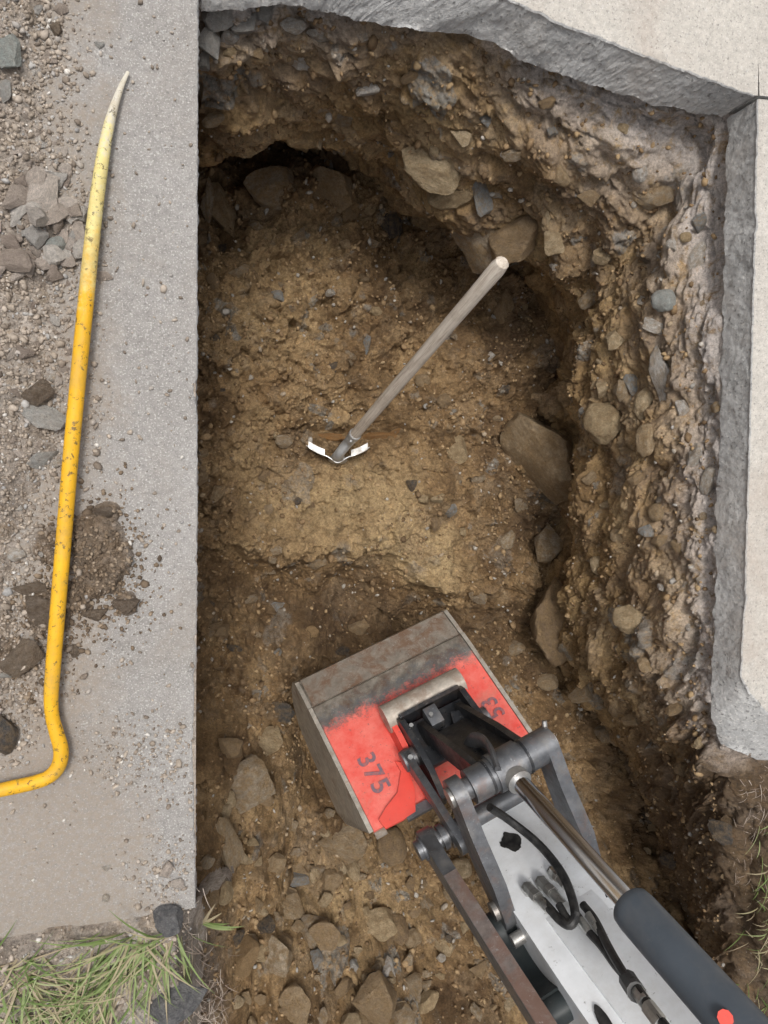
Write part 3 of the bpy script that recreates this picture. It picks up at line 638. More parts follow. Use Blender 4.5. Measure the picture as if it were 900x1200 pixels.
# ================================================================== STONES
def stone_mesh(name, seed, sub, angular, noise=0.12, lo=.42, hi=.74):
    rs = np.random.default_rng(seed); bm = bmesh.new(); bmesh.ops.create_icosphere(bm, subdivisions=sub, radius=1.0)
    co = np.array([v.co[:] for v in bm.verts])
    co = co*(1+noise*1.3*np.stack([perlin(co[:, 0]*1.3+seed, co[:, 1]*1.3+co[:, 2], seed)]*3, -1))
    for k in range(angular):
        d = rs.normal(size=3); d /= np.linalg.norm(d); c = rs.uniform(lo, hi)
        e = co @ d - c; co = co - np.where(e > 0, e*0.985, 0)[:, None]*d
    n3 = perlin(co[:, 0]*3+seed, co[:, 1]*3+co[:, 2]*2.4, seed+5)+0.6*perlin(co[:, 0]*8+co[:, 2]*7, co[:, 1]*8, seed+6)+0.35*perlin(co[:, 0]*17+co[:, 2]*15, co[:, 1]*17-co[:, 2]*9, seed+7)
    co = co*(1+noise*0.55*n3[:, None])
    co -= (co.max(0)+co.min(0))/2; co /= np.abs(co).max(0)
    for v, c in zip(bm.verts, co): v.co = c
    return bm_mesh(name, bm, angle=24)
BASE = {'round': [stone_mesh('stone_round', 10+k, 4, 5, .12, .62, .9) for k in range(5)], 'rock': [stone_mesh('stone_rock', 30+k, 4, 13, 0.13) for k in range(9)], 'chip': [stone_mesh('stone_chip', 60+k, 3, 13, 0.08, .38, .7) for k in range(12)]}
SHAPES = {}
def shape_for(kind, k, mat):
    key = (kind, k, mat)
    if key not in SHAPES:
        me = BASE[kind][k].copy(); me.materials.clear(); me.materials.append(M[mat]); SHAPES[key] = me
    return SHAPES[key]
CR, CU = Vector(R[:, 0]), Vector(R[:, 1])
def put_stone(px, py, rx, ry, rot, kind, mat, which, name='stone', parent=None, thick=0.7, sink=0.3, flat=0.0, k=None):
    hp = hit(px, py, which)
    if hp is None: return None
    loc, nr_, dist, surf = hp
    d = Vector(R @ ray(px, py)).normalized(); depth = dist*abs((R.T @ np.array(d))[2])
    sx_, sy_ = rx*depth/F, ry*depth/F
    sz_ = min(sx_, sy_)*thick
    zax = (-d).lerp(nr_, 0.35+flat*0.6).normalized()
    if kind == 'chip' and which == ('dirt',): zax = (zax+Vector((random.uniform(-.3, .3), random.uniform(-.3, .3), 0))).normalized()
    a = math.radians(rot); xv = CR*math.cos(a)+CU*math.sin(a)
    xv = (xv-zax*xv.dot(zax)).normalized(); yv = zax.cross(xv)
    o = link(name, shape_for(kind, random.randrange(len(BASE[kind])) if k is None else k, mat), None, parent)
    c = loc + zax*(sz_*(1-2*sink))
    o.matrix_world = Matrix(((xv.x*sx_, yv.x*sy_, zax.x*sz_, c.x), (xv.y*sx_, yv.y*sy_, zax.y*sz_, c.y), (xv.z*sx_, yv.z*sy_, zax.z*sz_, c.z), (0, 0, 0, 1)))
    return o

# --- stones bedded in the walls and the floor: pieces of that wall or floor
WS = [(711,496,26,25,0,'round','tan'),(775,443,13,38,8,'rock','whitestone'),(757,475,13,20,0,'round','tan'),(743,450,10,14,20,'rock','bluestone'),(757,516,11,20,0,'round','stone'),(707,457,9,10,0,'chip','tan'),
 (830,563,8,18,-6,'round','whitestone'),(738,725,19,17,10,'round','tan'),(725,628,10,9,0,'round','stone'),(757,623,9,8,15,'chip','bluestone'),(700,662,8,12,15,'round','tan'),(815,533,10,14,0,'rock','whitestone'),
 (775,688,5,5,0,'chip','whitestone'),(728,458,9,13,0,'chip','stone'),(817,305,11,21,-8,'round','whitestone'),(787,288,6,8,0,'chip','whitestone'),
 (778,352,14,13,0,'round','greenstone'),(752,352,6,6,0,'chip','whitestone'),(750,203,9,10,0,'round','whitestone'),(647,155,8,6,0,'chip','bluestone'),(767,230,22,16,0,'round','stone'),(803,278,7,6,0,'round','tan'),
 (743,240,4,4,0,'chip','whitestone'),(773,298,4,4,0,'chip','whitestone'),(770,383,17,8,-15,'chip','whitestone'),(650,283,13,15,0,'rock','tan'),(503,200,38,22,-20,'rock','tan'),(565,230,12,22,12,'rock','bluestone'),
 (527,227,26,20,-20,'rock','tan'),(567,140,9,6,-30,'chip','bluestone'),(540,160,15,9,-25,'rock','tan'),(563,283,36,40,0,'rock','stone'),(600,278,28,30,0,'rock','stone'),(430,105,14,8,25,'chip','whitestone'),
 (355,75,18,7,-8,'chip','whitestone'),(300,63,10,6,10,'rock','stone'),(270,62,9,5,10,'chip','tan'),(600,180,12,9,0,'rock','stone'),(690,230,13,10,10,'rock','stone'),(705,300,11,10,0,'round','tan'),(720,400,13,12,0,'rock','tan'),
 (690,350,12,12,0,'rock','stone'),(745,560,10,9,0,'rock','stone'),(770,600,9,11,0,'round','stone'),(800,480,9,12,0,'chip','whitestone'),(795,640,9,9,0,'rock','stone'),(760,780,12,9,0,'rock','stone'),(790,830,10,9,0,'rock','stone'),
 (740,840,12,10,0,'rock','stone'),(800,900,10,9,0,'round','stone'),(845,975,14,14,0,'rock','darkstone'),(838,965,5,7,30,'chip','whitestone'),(820,870,7,8,0,'chip','tan'),(808,735,5,5,0,'chip','whitestone'),(712,590,9,8,0,'rock','tan'),
 (690,560,9,9,0,'rock','stone'),(640,120,10,7,0,'rock','stone'),(480,90,12,7,10,'rock','stone'),(400,140,14,8,5,'rock','stone'),(250,140,14,9,0,'rock','stone'),(330,130,12,7,0,'rock','stone'),(255,18,18,17,0,'rock','greystone'),
 (245,50,14,18,20,'rock','greystone'),(285,28,16,11,0,'rock','greystone'),(310,20,14,10,20,'chip','greystone'),(238,68,9,14,0,'rock','greystone'),(268,42,12,10,40,'chip','whitestone'),(345,30,18,9,5,'chip','whitestone'),(375,40,16,8,-20,'chip','whitestone')]
for (x, y, rx, ry, rt, kd, mt) in WS: put_stone(x, y, rx, ry, rt, kd, mt, ('wall',), 'stone', pit_wall, sink=0.40 if max(rx, ry) > 20 else .28)
FS = [(457,260,15,18,10,'rock','darkstone'),(433,245,7,7,0,'round','tan'),(318,222,32,24,12,'rock','stone'),(388,222,26,30,30,'rock','stone'),(437,287,10,6,-20,'chip','stone'),(420,323,14,10,20,'rock','stone'),(387,343,6,5,0,'chip','whitestone'),
 (325,347,8,7,0,'chip','bluestone'),(385,193,5,9,10,'chip','bluestone'),(467,277,7,8,0,'chip','darkstone'),(263,293,13,7,-5,'rock','darkstone'),(262,250,16,34,20,'rock','stone'),(243,235,9,26,0,'rock','stone'),(427,410,7,18,-8,'chip','bluestone'),
 (575,417,6,6,0,'chip','whitestone'),(593,457,10,5,20,'chip','darkstone'),(497,583,7,9,0,'rock','tan'),(513,583,9,6,0,'rock','tan'),(527,598,9,9,0,'chip','bluestone'),(510,612,8,10,0,'rock','stone'),(315,597,6,6,0,'round','stone'),
 (372,658,11,10,0,'round','stone'),(323,645,11,6,10,'rock','stone'),(540,623,6,6,0,'chip','tan'),(593,633,10,12,0,'rock','stone'),(495,447,9,8,0,'round','stone'),(520,470,9,9,0,'round','stone'),(333,517,11,8,0,'round','stone'),
 (350,587,6,5,0,'chip','darkstone'),(533,527,14,18,10,'rock','tan'),(282,318,14,8,0,'rock','stone'),(410,250,9,12,0,'rock','stone'),(350,275,10,7,20,'rock','stone'),(590,360,12,22,5,'rock','stone'),
 (250,330,8,10,0,'rock','stone'),(300,265,9,7,0,'chip','stone'),(440,365,9,6,0,'chip','tan'),(560,560,9,8,0,'round','stone'),(610,590,9,9,0,'rock','stone'),(400,765,10,8,0,'rock','darkstone'),(420,735,14,12,0,'rock','stone'),(365,740,8,7,0,'rock','ochre'),
 (600,760,16,10,-15,'rock','stone'),(640,800,14,10,0,'rock','stone'),(560,700,11,8,0,'rock','stone'),(680,810,16,13,10,'rock','stone'),(710,860,14,12,0,'rock','stone'),(275,760,10,4,-10,'chip','darkstone'),(250,735,11,8,0,'rock','stone')]
for (x, y, rx, ry, rt, kd, mt) in FS: put_stone(x, y, rx, ry, rt, kd, mt, ('floor', 'wall'), 'stone', pit_floor, sink=0.38)
for (x, y, rx, ry, rt, k_, mt) in [(640,538,42,58,20,2,'stone'),(652,728,28,50,14,4,'stone'),(645,640,22,24,0,1,'stone')]: put_stone(x, y, rx, ry, rt, 'rock', mt, ('floor', 'wall'), 'boulder', pit_wall, sink=.30, thick=1.2, k=k_)
M['rust'] = stone_material('rust stained lump', [(0, (.40, .20, .07)), (1, (.46, .24, .09))], dirt_amt=.45)
for (x, y, rx, ry, rt) in [(440, 511, 26, 5, 3), (385, 513, 22, 5, -4), (463, 505, 8, 4, 20)]: put_stone(x, y, rx, ry, rt, 'rock', 'rust', ('floor',), 'rusty_fragment', pit_floor, sink=.3)
# more half buried lumps between them, growing denser in the rubble below the bucket
cnt = 0
while cnt < 230:
    x = random.uniform(236, 860); y = random.uniform(150, 1198)
    if cnt > 110: y = random.uniform(930, 1198); x = random.uniform(240, 700)
    if 360 < x < 640 and 520 < y < 690 and random.random() < .8: continue
    hp = hit(x, y, ('floor', 'wall'))
    if hp is None: continue
    r = random.choice((4, 5, 5, 6, 7, 8, 10))*(1.25 if y > 930 else 1)
    put_stone(x, y, r*random.uniform(.8, 1.3), r*random.uniform(.6, 1.0), random.uniform(0, 180), random.choice(('rock', 'chip', 'chip')), random.choices(('stone', 'tan', 'darkstone', 'bluestone', 'whitestone'), (10, 4, 1, .5, .4))[0], ('floor', 'wall'), 'stone', pit_wall if hp[3] == 'wall' else pit_floor, sink=0.3)
    cnt += 1

# --- loose rocks in the rubble: things of their own
RUB = [(310,870,23,16,15,'rock','tan','pale tan angular rock beside the bucket, smaller one above a broad brown boulder'),(288,922,34,31,20,'rock','stone','broad brown boulder lying left of the bucket in the dug soil'),
 (398,988,31,25,20,'rock','stone','rounded brown rock touching the lower corner of the red bucket'),(268,878,17,13,-20,'rock','stone','small brown wedge rock between the path edge and the tan rock'),(327,834,17,12,-10,'rock','darkstone','dark chunk of broken earth next to the bucket side plate'),
 (285,1124,17,25,4,'rock','ochre','upright ochre brown block near the grass at the end of the path'),(441,1085,23,18,20,'rock','tan','flat tan rock with white chips in the rubble below the bucket'),(333,1058,30,17,-30,'rock','stone','long sloping brown rock with a white chipped corner in the rubble'),
 (322,1121,21,24,15,'rock','stone','brown slab rock next to the ochre block in the rubble'),(344,1180,19,24,5,'rock','stone','dark brown rock standing at the bottom of the rubble'),(441,1176,26,28,30,'rock','stone','large rock beside a black hollow in the rubble'),
 (482,1156,13,13,0,'rock','stone','round brown cobble beside the large rock and black hollow'),(471,1189,17,13,0,'rock','stone','squat brown cobble under the round cobble in the rubble'),(266,985,16,34,12,'rock','stone','tall narrow rock leaning at the foot of the path edge'),
 (261,1043,13,16,0,'rock','tan','tan pointed rock low against the path edge'),(460,992,17,21,10,'round','stone','smooth brown cobble under the pin of the bucket linkage'),(378,1096,19,16,0,'rock','stone','blocky brown rock left of the flat tan rock'),
 (372,1124,8,11,10,'chip','bluestone','blue grey stone chip in the brown rubble'),(415,1133,8,8,0,'chip','greystone','light grey stone chip beside the black hollow'),(483,1100,11,11,0,'round','stone','small brown cobble next to the dark steel link bar'),
 (465,1090,14,17,20,'rock','stone','brown angular rock between the flat tan rock and the link bar'),(540,1018,13,12,0,'round','tan','tan cobble seen between the link bar and the white arm'),(530,1045,12,12,0,'round','stone','brown cobble under the gap between link bar and white arm'),
 (640,1180,24,16,0,'rock','stone','brown rock under the dark bracket beside the white arm'),(520,1110,12,10,0,'rock','tan','tan broken stone left of the dark link bar'),(500,1175,16,12,20,'rock','tan','tan stone at the lower end of the dark link bar'),(437,1150,12,8,30,'chip','darkstone','black chip added for the shade in the hollow of the rubble')]  # last chip is added, its black standing for shade in the hollow
for (x, y, rx, ry, rt, kd, mt, lb) in RUB:
    o = put_stone(x, y, rx, ry, rt, kd, mt, ('floor',), 'rock', None, sink=0.32, thick=.8)
    if o: tag(o, lb, 'rock', 'loose rocks in the dug soil')
for (x, y) in [(430,1018),(400,1024),(372,1030),(350,1085),(300,1060),(410,1065),(455,1130),(395,1160),(310,1170),(295,1195),(365,1205),(415,1195),(500,1060),(480,1040),(515,1145),(560,1185),(245,1010),(250,1085),(330,1010),(290,1010),(345,970),(270,1165),(540,1085),(475,1125),(380,1060),(455,1150)]:
    r = random.uniform(6, 12); mt = random.choice(('stone', 'stone', 'tan'))
    o = put_stone(x+random.uniform(-6, 6), y+random.uniform(-6, 6), r, r*random.uniform(.65, 1), random.uniform(0, 180), 'rock', mt, ('floor',), 'rock', None, sink=.3, thick=.8)
    if o: tag(o, ('small pale tan' if mt == 'tan' else 'small brown')+(' loose rock in the rubble between the path end and the link bar' if x < 460 else ' loose rock in the rubble close to the dark link bar'), 'rock', 'small loose rocks below the bucket')

# --- rocks on the dirt beside the path
DS = [(8,65,15,23,10,'rock','greenstone','grey green angular rock on dirt near the worn tip of the pry bar',.6),(4,108,9,13,0,'rock','greystone','grey rock just below the grey green angular rock',.6),(19,308,19,15,10,'chip','chip','broad pale flat rock chip at the lower edge of the chip pile',.3),
 (50,234,19,31,-25,'chip','chip','large long flat brown flake on top of the chip pile',.25),(16,236,16,20,-30,'chip','chip','brown flat flake leaning in the chip pile',.3),(22,252,11,20,-15,'chip','chip','dark brown upright flake in the chip pile',.3),(42,277,14,13,20,'chip','chip','squarish brown flake in the middle of the chip pile',.3),
 (86,250,12,14,-40,'chip','chip','square brown flake lying against the pry bar',.3),(64,288,13,10,30,'round','greenstone','rounded grey green pebble in the chip pile',.6),(54,310,14,8,20,'chip','chip','pale flake under the grey green pebble',.3),(70,213,11,9,0,'chip','chip','pale triangular flake at the top of the chip pile',.3),
 (92,275,10,14,15,'chip','chip','pinkish flat flake touching the pry bar',.25),(48,492,29,16,8,'rock','greystone','big grey jagged stone on dirt beside the pry bar',.5),(45,460,20,16,0,'rock','clod','round brown earthy stone above the grey jagged stone',.5),(28,415,11,7,-20,'chip','chip','oval tan pebble on dirt',.6),
 (50,537,20,11,15,'chip','greystone','flat grey stone half covered by dirt below the jagged stone',.3),(68,543,6,5,0,'round','whitestone','small white pebble touching the pry bar',.7),(63,443,6,5,0,'round','whitestone','white pebble beside the round earthy stone',.7),(122,324,11,6,-5,'chip','chip','thin pale flake lying alone on the concrete path',.15),
 (117,54,6,4,0,'chip','greystone','small grey pebble on concrete above the bar tip',.5),(195,1017,9,10,10,'rock','chip','small pinkish stone near the broken corner of the path',.6),(4,858,15,27,0,'round','darkstone','smooth dark rounded stone beside the bent end of the pry bar',.6),(65,375,6,9,30,'chip','chip','pinkish chip standing alone beside the bar',.5),
 (72,12,8,6,0,'chip','chip','pale pebble on dirt near the path edge',.6),(66,36,7,8,0,'rock','clod','dark brown clod on dirt near the path edge',.6),(20,650,10,8,0,'round','whitestone','whitish stone beside the wet soil clods',.6),(125,1018,5,4,0,'chip','whitestone','small white flake on concrete below the bar',.2),
 (124,1052,4,5,0,'round','whitestone','small cream pebble on concrete near the grass',.5),(208,1035,8,7,0,'chip','chip','pinkish flake at the broken path corner',.4),(10,790,16,9,5,'chip','greystone','flat grey fragment under the muddy clod',.3)]
for (x, y, rx, ry, rt, kd, mt, lb, tk) in DS:
    o = put_stone(x, y, rx, ry, rt, kd, mt, ('dirt',), 'rock', None, thick=tk, sink=-.35 if (tk < .35 and 195 < y < 325) else .12, flat=1)
    if o: tag(o, lb, 'rock', 'loose rocks on the dirt beside the path')
for (x, y, rx, ry, tk, lb) in [(147,707,14,13,.5,'lone brown soil clod on the concrete path'),(57,716,26,24,.3,'flat muddy soil cake left of the pry bar'),(24,770,24,19,.35,'oval muddy soil cake at the dirt edge'),(122,598,13,8,.5,'crumbling soil clod at the top of the soil pile'),
                            (88,762,7,8,.5,'tiny soil crumb on concrete beside the bar'),(110,718,14,9,.4,'dark soil crumb below the soil pile'),(35,690,20,9,.45,'long ridge of wet soil left of the bar')]:
    o = put_stone(x, y, rx, ry, random.uniform(-30, 30), 'rock', 'clod', ('dirt',), 'soil_clod', None, thick=tk, sink=.22, flat=1)
    if o: tag(o, lb, 'soil clod', 'soil clods on the path')
n_ = 0
while n_ < 190:
    y = random.choice((random.uniform(0, 560), random.gauss(260, 45), random.uniform(0, 900)))
    lim = np.interp(y, [0, 150, 200, 260, 310, 340, 500, 560, 600, 900], [70, 62, 84, 98, 90, 74, 80, 60, 45, 30])
    x = lim - abs(random.gauss(0, 42)) + 6
    if x < -15 or y < -5: continue
    r = random.choice((4, 5, 6, 7, 8, 10, 12)) if 195 < y < 325 else random.choice((2.5, 3, 3.5, 4, 5, 6))
    o = put_stone(x, y, r*random.uniform(.9, 1.5), r*random.uniform(.6, 1), random.uniform(0, 180), 'chip', 'chip', ('dirt',), 'rock_chip', None, thick=random.uniform(.25, .5), sink=random.choice((.1, -.2, -.6, -1.0)) if 195 < y < 325 else .15, flat=.8)
    if o:
        pile = 195 < y < 325
        tag(o, ('tiny' if r < 5.5 else 'small' if r < 8.5 else 'palm sized')+' flat rock chip in the heap of chips beside the pry bar' if pile else ('small stone chip on the dirt near the grey green rock' if y < 150 else 'small stone chip on the dirt between the green rock and the chip heap' if y < 260 else 'small stone chip on the dirt between the chip heap and the jagged grey stone' if y < 480 else 'small stone chip on the dirt below the jagged grey stone' if y < 600 else 'small stone chip on the dirt around the muddy soil cakes'), 'rock chip', 'chips heaped by the pry bar' if pile else 'chips scattered on the dirt')
        n_ += 1
for (x, y, rx, ry, rt, lb) in [(205,1172,38,22,20,'dark asphalt lump among the grass at the path end'),(196,1080,18,17,0,'small dark asphalt lump at the corner of the path')]:
    o = put_stone(x, y, rx, ry, rt, 'rock', 'asphalt', ('dirt', 'floor'), 'asphalt_lump', None, thick=.6, sink=.3)
    if o: tag(o, lb, 'asphalt', 'asphalt lumps at the path end')

# --- crumbs and gravel too small to count
def crumbs(name, pts, nrm, sizes, mat, parent, seed):
    rs = np.random.default_rng(seed); n = len(pts)
    bm = bmesh.new(); bmesh.ops.create_icosphere(bm, subdivisions=1, radius=1.0); bv = np.array([v.co[:] for v in bm.verts]); bf = np.array([[v.index for v in f.verts] for f in bm.faces]); bm.free()
    nv, nf = len(bv), len(bf)
    q = rs.normal(size=(n, 4)); q /= np.linalg.norm(q, axis=1)[:, None]
    w_, x_, y_, z_ = q.T
    Rm = np.stack([1-2*(y_*y_+z_*z_), 2*(x_*y_-z_*w_), 2*(x_*z_+y_*w_), 2*(x_*y_+z_*w_), 1-2*(x_*x_+z_*z_), 2*(y_*z_-x_*w_), 2*(x_*z_-y_*w_), 2*(y_*z_+x_*w_), 1-2*(x_*x_+y_*y_)], -1).reshape(n, 3, 3)
    sc = sizes[:, None]*rs.uniform([.7, .6, .4], [1.4, 1.1, .8], (n, 3))
    jit = rs.uniform(.72, 1.2, (n, nv, 1))
    Vv = np.einsum('nij,nvj->nvi', Rm, bv[None]*jit*sc[:, None]) + pts[:, None] + nrm[:, None]*(sizes*.25)[:, None, None]
    Ff = (bf[None]+(np.arange(n)*nv)[:, None, None]).reshape(-1, 3)
    me = bpy.data.meshes.new(name); me.vertices.add(n*nv); me.vertices.foreach_set('co', Vv.astype(np.float32).ravel())
    me.loops.add(len(Ff)*3); me.loops.foreach_set('vertex_index', Ff.astype(np.int32).ravel())
    me.polygons.add(len(Ff)); me.polygons.foreach_set('loop_start', np.arange(len(Ff), dtype=np.int32)*3); me.update(calc_edges=True)
    at = me.attributes.new('tone', 'FLOAT', 'POINT'); at.data.foreach_set('value', np.repeat(rs.uniform(0, 1, n), nv).astype(np.float32))
    return tag(link(name, me, mat, parent), kind='stuff')
def crumb_material(name, stops):
    m, t, b = newmat(name); N = NT(t); at = N.n('Attribute', attribute_name='tone'); co = N.coord()
    c = N.mix(0.8, N.ramp(at.outputs['Fac'], stops), N.ramp(N.noise(co, 120, 4, .7), [(.3, .6), (.7, 1.3)]), 'MULTIPLY')
    N.l(c, b.inputs['Base Color']); b.inputs['Roughness'].default_value = 0.8; return m
M['crumb'] = crumb_material('soil crumbs', [(0, (0.14, 0.088, 0.044)), (0.5, (0.29, 0.19, 0.098)), (0.85, (0.42, 0.295, 0.16)), (0.95, (0.33, 0.31, 0.28)), (1, (0.55, 0.5, 0.43))])
M['dampcrumb'] = crumb_material('damp crumbs', [(0, (0.10, 0.07, 0.046)), (0.6, (0.20, 0.145, 0.095)), (1, (0.32, 0.25, 0.18))])
M['grit'] = crumb_material('grit', [(0, (0.2, 0.16, 0.125)), (0.5, (0.36, 0.30, 0.24)), (0.8, (0.47, 0.40, 0.33)), (0.93, (0.34, 0.33, 0.32)), (1, (0.7, 0.66, 0.6))])
inv = (U > 225) & (U < 900) & (V > 100) & (V < 1215)
ii, jj = np.nonzero(inv); dens_ = np.clip(0.25+dens[ii, jj]*0.8+rub[ii, jj]*.6-0.5*smooth[ii, jj], .05, 2)
pk = rng.choice(len(ii), 11000, replace=False, p=dens_/dens_.sum())
pts = GF[ii[pk], jj[pk]]; crumbs('soil_crumbs', pts, np.tile([0, 0, 1.], (len(pts), 1)), rng.gamma(2.2, .0017, len(pts))+.0022, M['crumb'], pit_floor, 1)
wv = (vis > .5) & (Tm > t_rim+.05) & (Tm < tl[8])
ii, jj = np.nonzero(wv); pk = rng.choice(len(ii), 4500, replace=False)
crumbs('soil_crumbs', G2[ii[pk], jj[pk]], nr[ii[pk], jj[pk]], rng.gamma(2.2, .0017, len(pk))+.0022, M['crumb'], pit_wall, 2)
near = sstep(60, -25, DU-edge)*(DU > -20)*(DV > -15)*(DV < 900)*0.9 + 0.022*(DU < 226)*(DV < 1060)*(DU > 0) + 0.55*np.exp(-np.hypot((DU-165)/60, (DV-890)/35)**2) + .45*np.exp(-np.hypot((DU-200)/35, (DV-1030)/40)**2) + .3*(grassy > .5)*(DU < 225)*(DV < 1215)
near = near*(DU < 227)
pr = near.ravel()/near.sum(); pk = rng.choice(near.size, 9000, replace=False, p=pr)
pts = np.stack([DX, DY, np.maximum(Zd, np.where(grassy > .3, -9, 0))], -1).reshape(-1, 3)[pk]
hm = np.exp(-np.hypot((DU-112)/48, (DV-665)/62)**2)*1.0 + .7*np.exp(-np.hypot((DU-60)/40, (DV-720)/40)**2) + .4*np.exp(-np.hypot((DU-30)/40, (DV-790)/40)**2)
hm = hm*(DU < 225)*(DU > -15); pk2 = rng.choice(hm.size, 1500, replace=False, p=(hm/hm.sum()).ravel())
crumbs('soil_crumbs', np.stack([DX, DY, np.maximum(Zd, 0)], -1).reshape(-1, 3)[pk2], np.tile([0, 0, 1.], (1500, 1)), rng.gamma(1.6, .0012, 1500)+.0012, M['dampcrumb'], dirt_ground, 5)
crumbs('gravel', pts, np.tile([0, 0, 1.], (len(pts), 1)), rng.gamma(1.8, .0011, len(pts))+.0012, M['grit'], dirt_ground, 3)

# ================================================================== PRY BAR
def wear_tip(N, co):          # paint rubbed off towards the chisel tip
    at = N.n('Attribute', attribute_name='wear')
    return N.math('MULTIPLY', at.outputs['Fac'], N.ramp(N.noise(co, 60, 7, .75), [(.38, 0.25), (.58, 1.0)]))
M['yellow'] = paint_material('yellow bar paint', (0.80, 0.44, 0.012), under=(0.10, 0.075, 0.03), wear=0.85, dust=0.12, rough=0.42)
def bar_paint():
    m, t, b = newmat('yellow bar paint'); N = NT(t); co = N.coord(); at = N.n('Attribute', attribute_name='wear'); w = at.outputs['Fac']
    nz = N.math('ADD', N.math('MULTIPLY', N.noise(co, 26, 8, .75), .7), N.math('MULTIPLY', N.noise(co, 120, 5, .75), .3))
    k = N.math('ADD', w, N.math('MULTIPLY', N.math('SUBTRACT', nz, .5), 1.5))
    c = N.mix(1.0, N.mix(N.ramp(k, [(.18, 0), (.5, 1)]), (.80, .43, .012), (.76, .64, .26)), N.ramp(N.noise(co, 12, 6, .7), [(.3, .82), (.7, 1.1)]), 'MULTIPLY')
    c = N.mix(N.ramp(k, [(.62, 0), (.85, 1)]), c, (.60, .56, .47))
    c = N.mix(N.ramp(N.noise(co, 75, 7, .78, .4), [(.565, 0), (.60, .85)]), c, (.07, .055, .03))
    c = N.mix(N.ramp(N.noise(co, 9, 8, .75), [(.48, 0), (.68, .65)]), c, (.40, .28, .09))
    N.l(c, b.inputs['Base Color']); N.l(N.ramp(N.noise(co, 40, 5), [(.3, .42), (.7, .75)]), b.inputs['Roughness']); N.l(N.bump(N.noise(co, 90, 7, .75), .0025, .6), b.inputs['Normal']); return m
M['yellow'] = bar_paint()
M['worn'] = paint_material('worn yellow paint', (0.74, 0.55, 0.16), under=(0.56, 0.53, 0.45), wear=0.6, dust=0.5, rough=0.5, dustc=(0.62, 0.57, 0.42), extra=wear_tip)
bar = empty('pry_bar', 'long yellow pry bar with bent heel and worn pale tip lying along the path', 'pry bar', mw=Matrix.Translation(Vector(P(95, 500, 0.0))))
def wl(o):                    # keep world coordinates under a translated empty
    o.matrix_parent_inverse = o.parent.matrix_world.inverted(); return o
bp = [(150,84,.010),(141,104,.014),(131,134,.018),(123,170,.022),(116,215,.026),(108,280,.030),(100,360,.033),(91,450,.035),(82,545,.037),(74,640,.039),(66,735,.038),(62,785,.036),(60,815,.034),(61,838,.032),(66,858,.031),(71,876,.030),(71,890,.030),(66,902,.030),(56,911,.031),(40,917,.033),(18,922,.037),(-4,927,.042),(-30,934,.046),(-58,942,.045),(-78,950,.038)]
brd = [2.5,4.5,7.2,9.3,10.5,11.4,12,12,12,12,12,11.8,11.4,11,11.4,12,12,12,11.6,11.4,11.5,11,10.5,9.5,6]
bw = np.array([P(u, v, z) for u, v, z in bp]); br = np.array(brd)*0.00108
SP = spline(np.c_[bw, br], 150)
def bar_piece(name, a, b, mat, seg=16):
    # flattened at tip and heel
    sq = []
    for i in range(a, b):
        f = i/149; k = 1-0.5*max(0, (0.09-f)/0.09) - 0.35*max(0, (f-0.9)/0.1); sq.append((1.06, k))
    o = tube(name, SP[a:b, :3], list(SP[a:b, 3]), mat, bar, seg, squash=sq, ref=(0, 0, 1), caps=True)
    return wl(o)
for nm, a_, b_ in (('chisel_tip', 0, 24), ('shaft', 23, 120), ('bent_heel', 119, 150)):
    o = bar_piece(nm, a_, b_, M['yellow']); at = o.data.attributes.new('wear', 'FLOAT', 'POINT')
    at.data.foreach_set('value', np.interp(np.repeat(np.arange(a_, b_), 16), [0, 10, 22, 34, 44, 119, 130, 149], [1.15, .85, .62, .42, -.25, -.35, -.1, .05]).astype(np.float32))
    if a_ == 0: o['label'] = 'pale worn chisel tip of the bar'
# ================================================================== SHOVEL
M['wood'] = None
def wood():
    m, t, b = newmat('weathered ash'); N = NT(t); co = N.coord(); mp = N.n('Mapping'); mp.inputs['Scale'].default_value = (60, 60, 3); N.l(co, mp.inputs[0])
    g = N.noise(mp.outputs[0], 3, 8, .7, .6)
    c = N.ramp(g, [(.3, (.32, .25, .19)), (.48, (.62, .54, .45)), (.7, (.78, .71, .61))])
    c = N.mix(N.ramp(N.noise(co, 9, 6, .7), [(.5, 0), (.7, .55)]), c, (.30, .235, .165))
    N.l(c, b.inputs['Base Color']); b.inputs['Roughness'].default_value = .75; N.l(N.bump(g, .0015, .5), b.inputs['Normal']); return m
M['wood'] = wood()
M['steel'] = metal_material('shovel steel', (0.48, 0.49, 0.49), 0.5, .4, rust=.25, rustc=(.3, .2, .12), dust=.3)
M['worn_steel'] = metal_material('polished tread', (0.62, 0.62, 0.60), 0.3, .4, rust=.3, rustc=(.3, .22, .15), dust=.5, scratch=.2, sc=2)
S0 = Vector(Q(398, 530, 2.605)); SE = Vector(Q(591, 305, 1.66))
kz = (SE-S0).normalized(); kx = Vector(R @ np.array([1, .044, -.548])); kx = (kx-kz*kx.dot(kz)).normalized(); ky = kz.cross(kx)       # kx across the blade, kz up the handle
shw = Matrix(((kx.x, ky.x, kz.x, S0.x), (kx.y, ky.y, kz.y, S0.y), (kx.z, ky.z, kz.z, S0.z), (0, 0, 0, 1)))
shovel = empty('shovel', 'long wooden handled shovel standing with its blade stuck in the pit floor', 'shovel', mw=shw)
L = (SE-S0).length
hb = [(0, 0, .15), (0, 0, .24), (0, 0, .45), (0, 0, .7), (0, 0, L-.12), (0, 0, L-.03), (0, 0, L-.008), (0, 0, L)]
tube('handle', hb, [.0175, .018, .0185, .0185, .0185, .0195, .0165, .008], M['wood'], shovel, 20)
shi = shw.inverted()
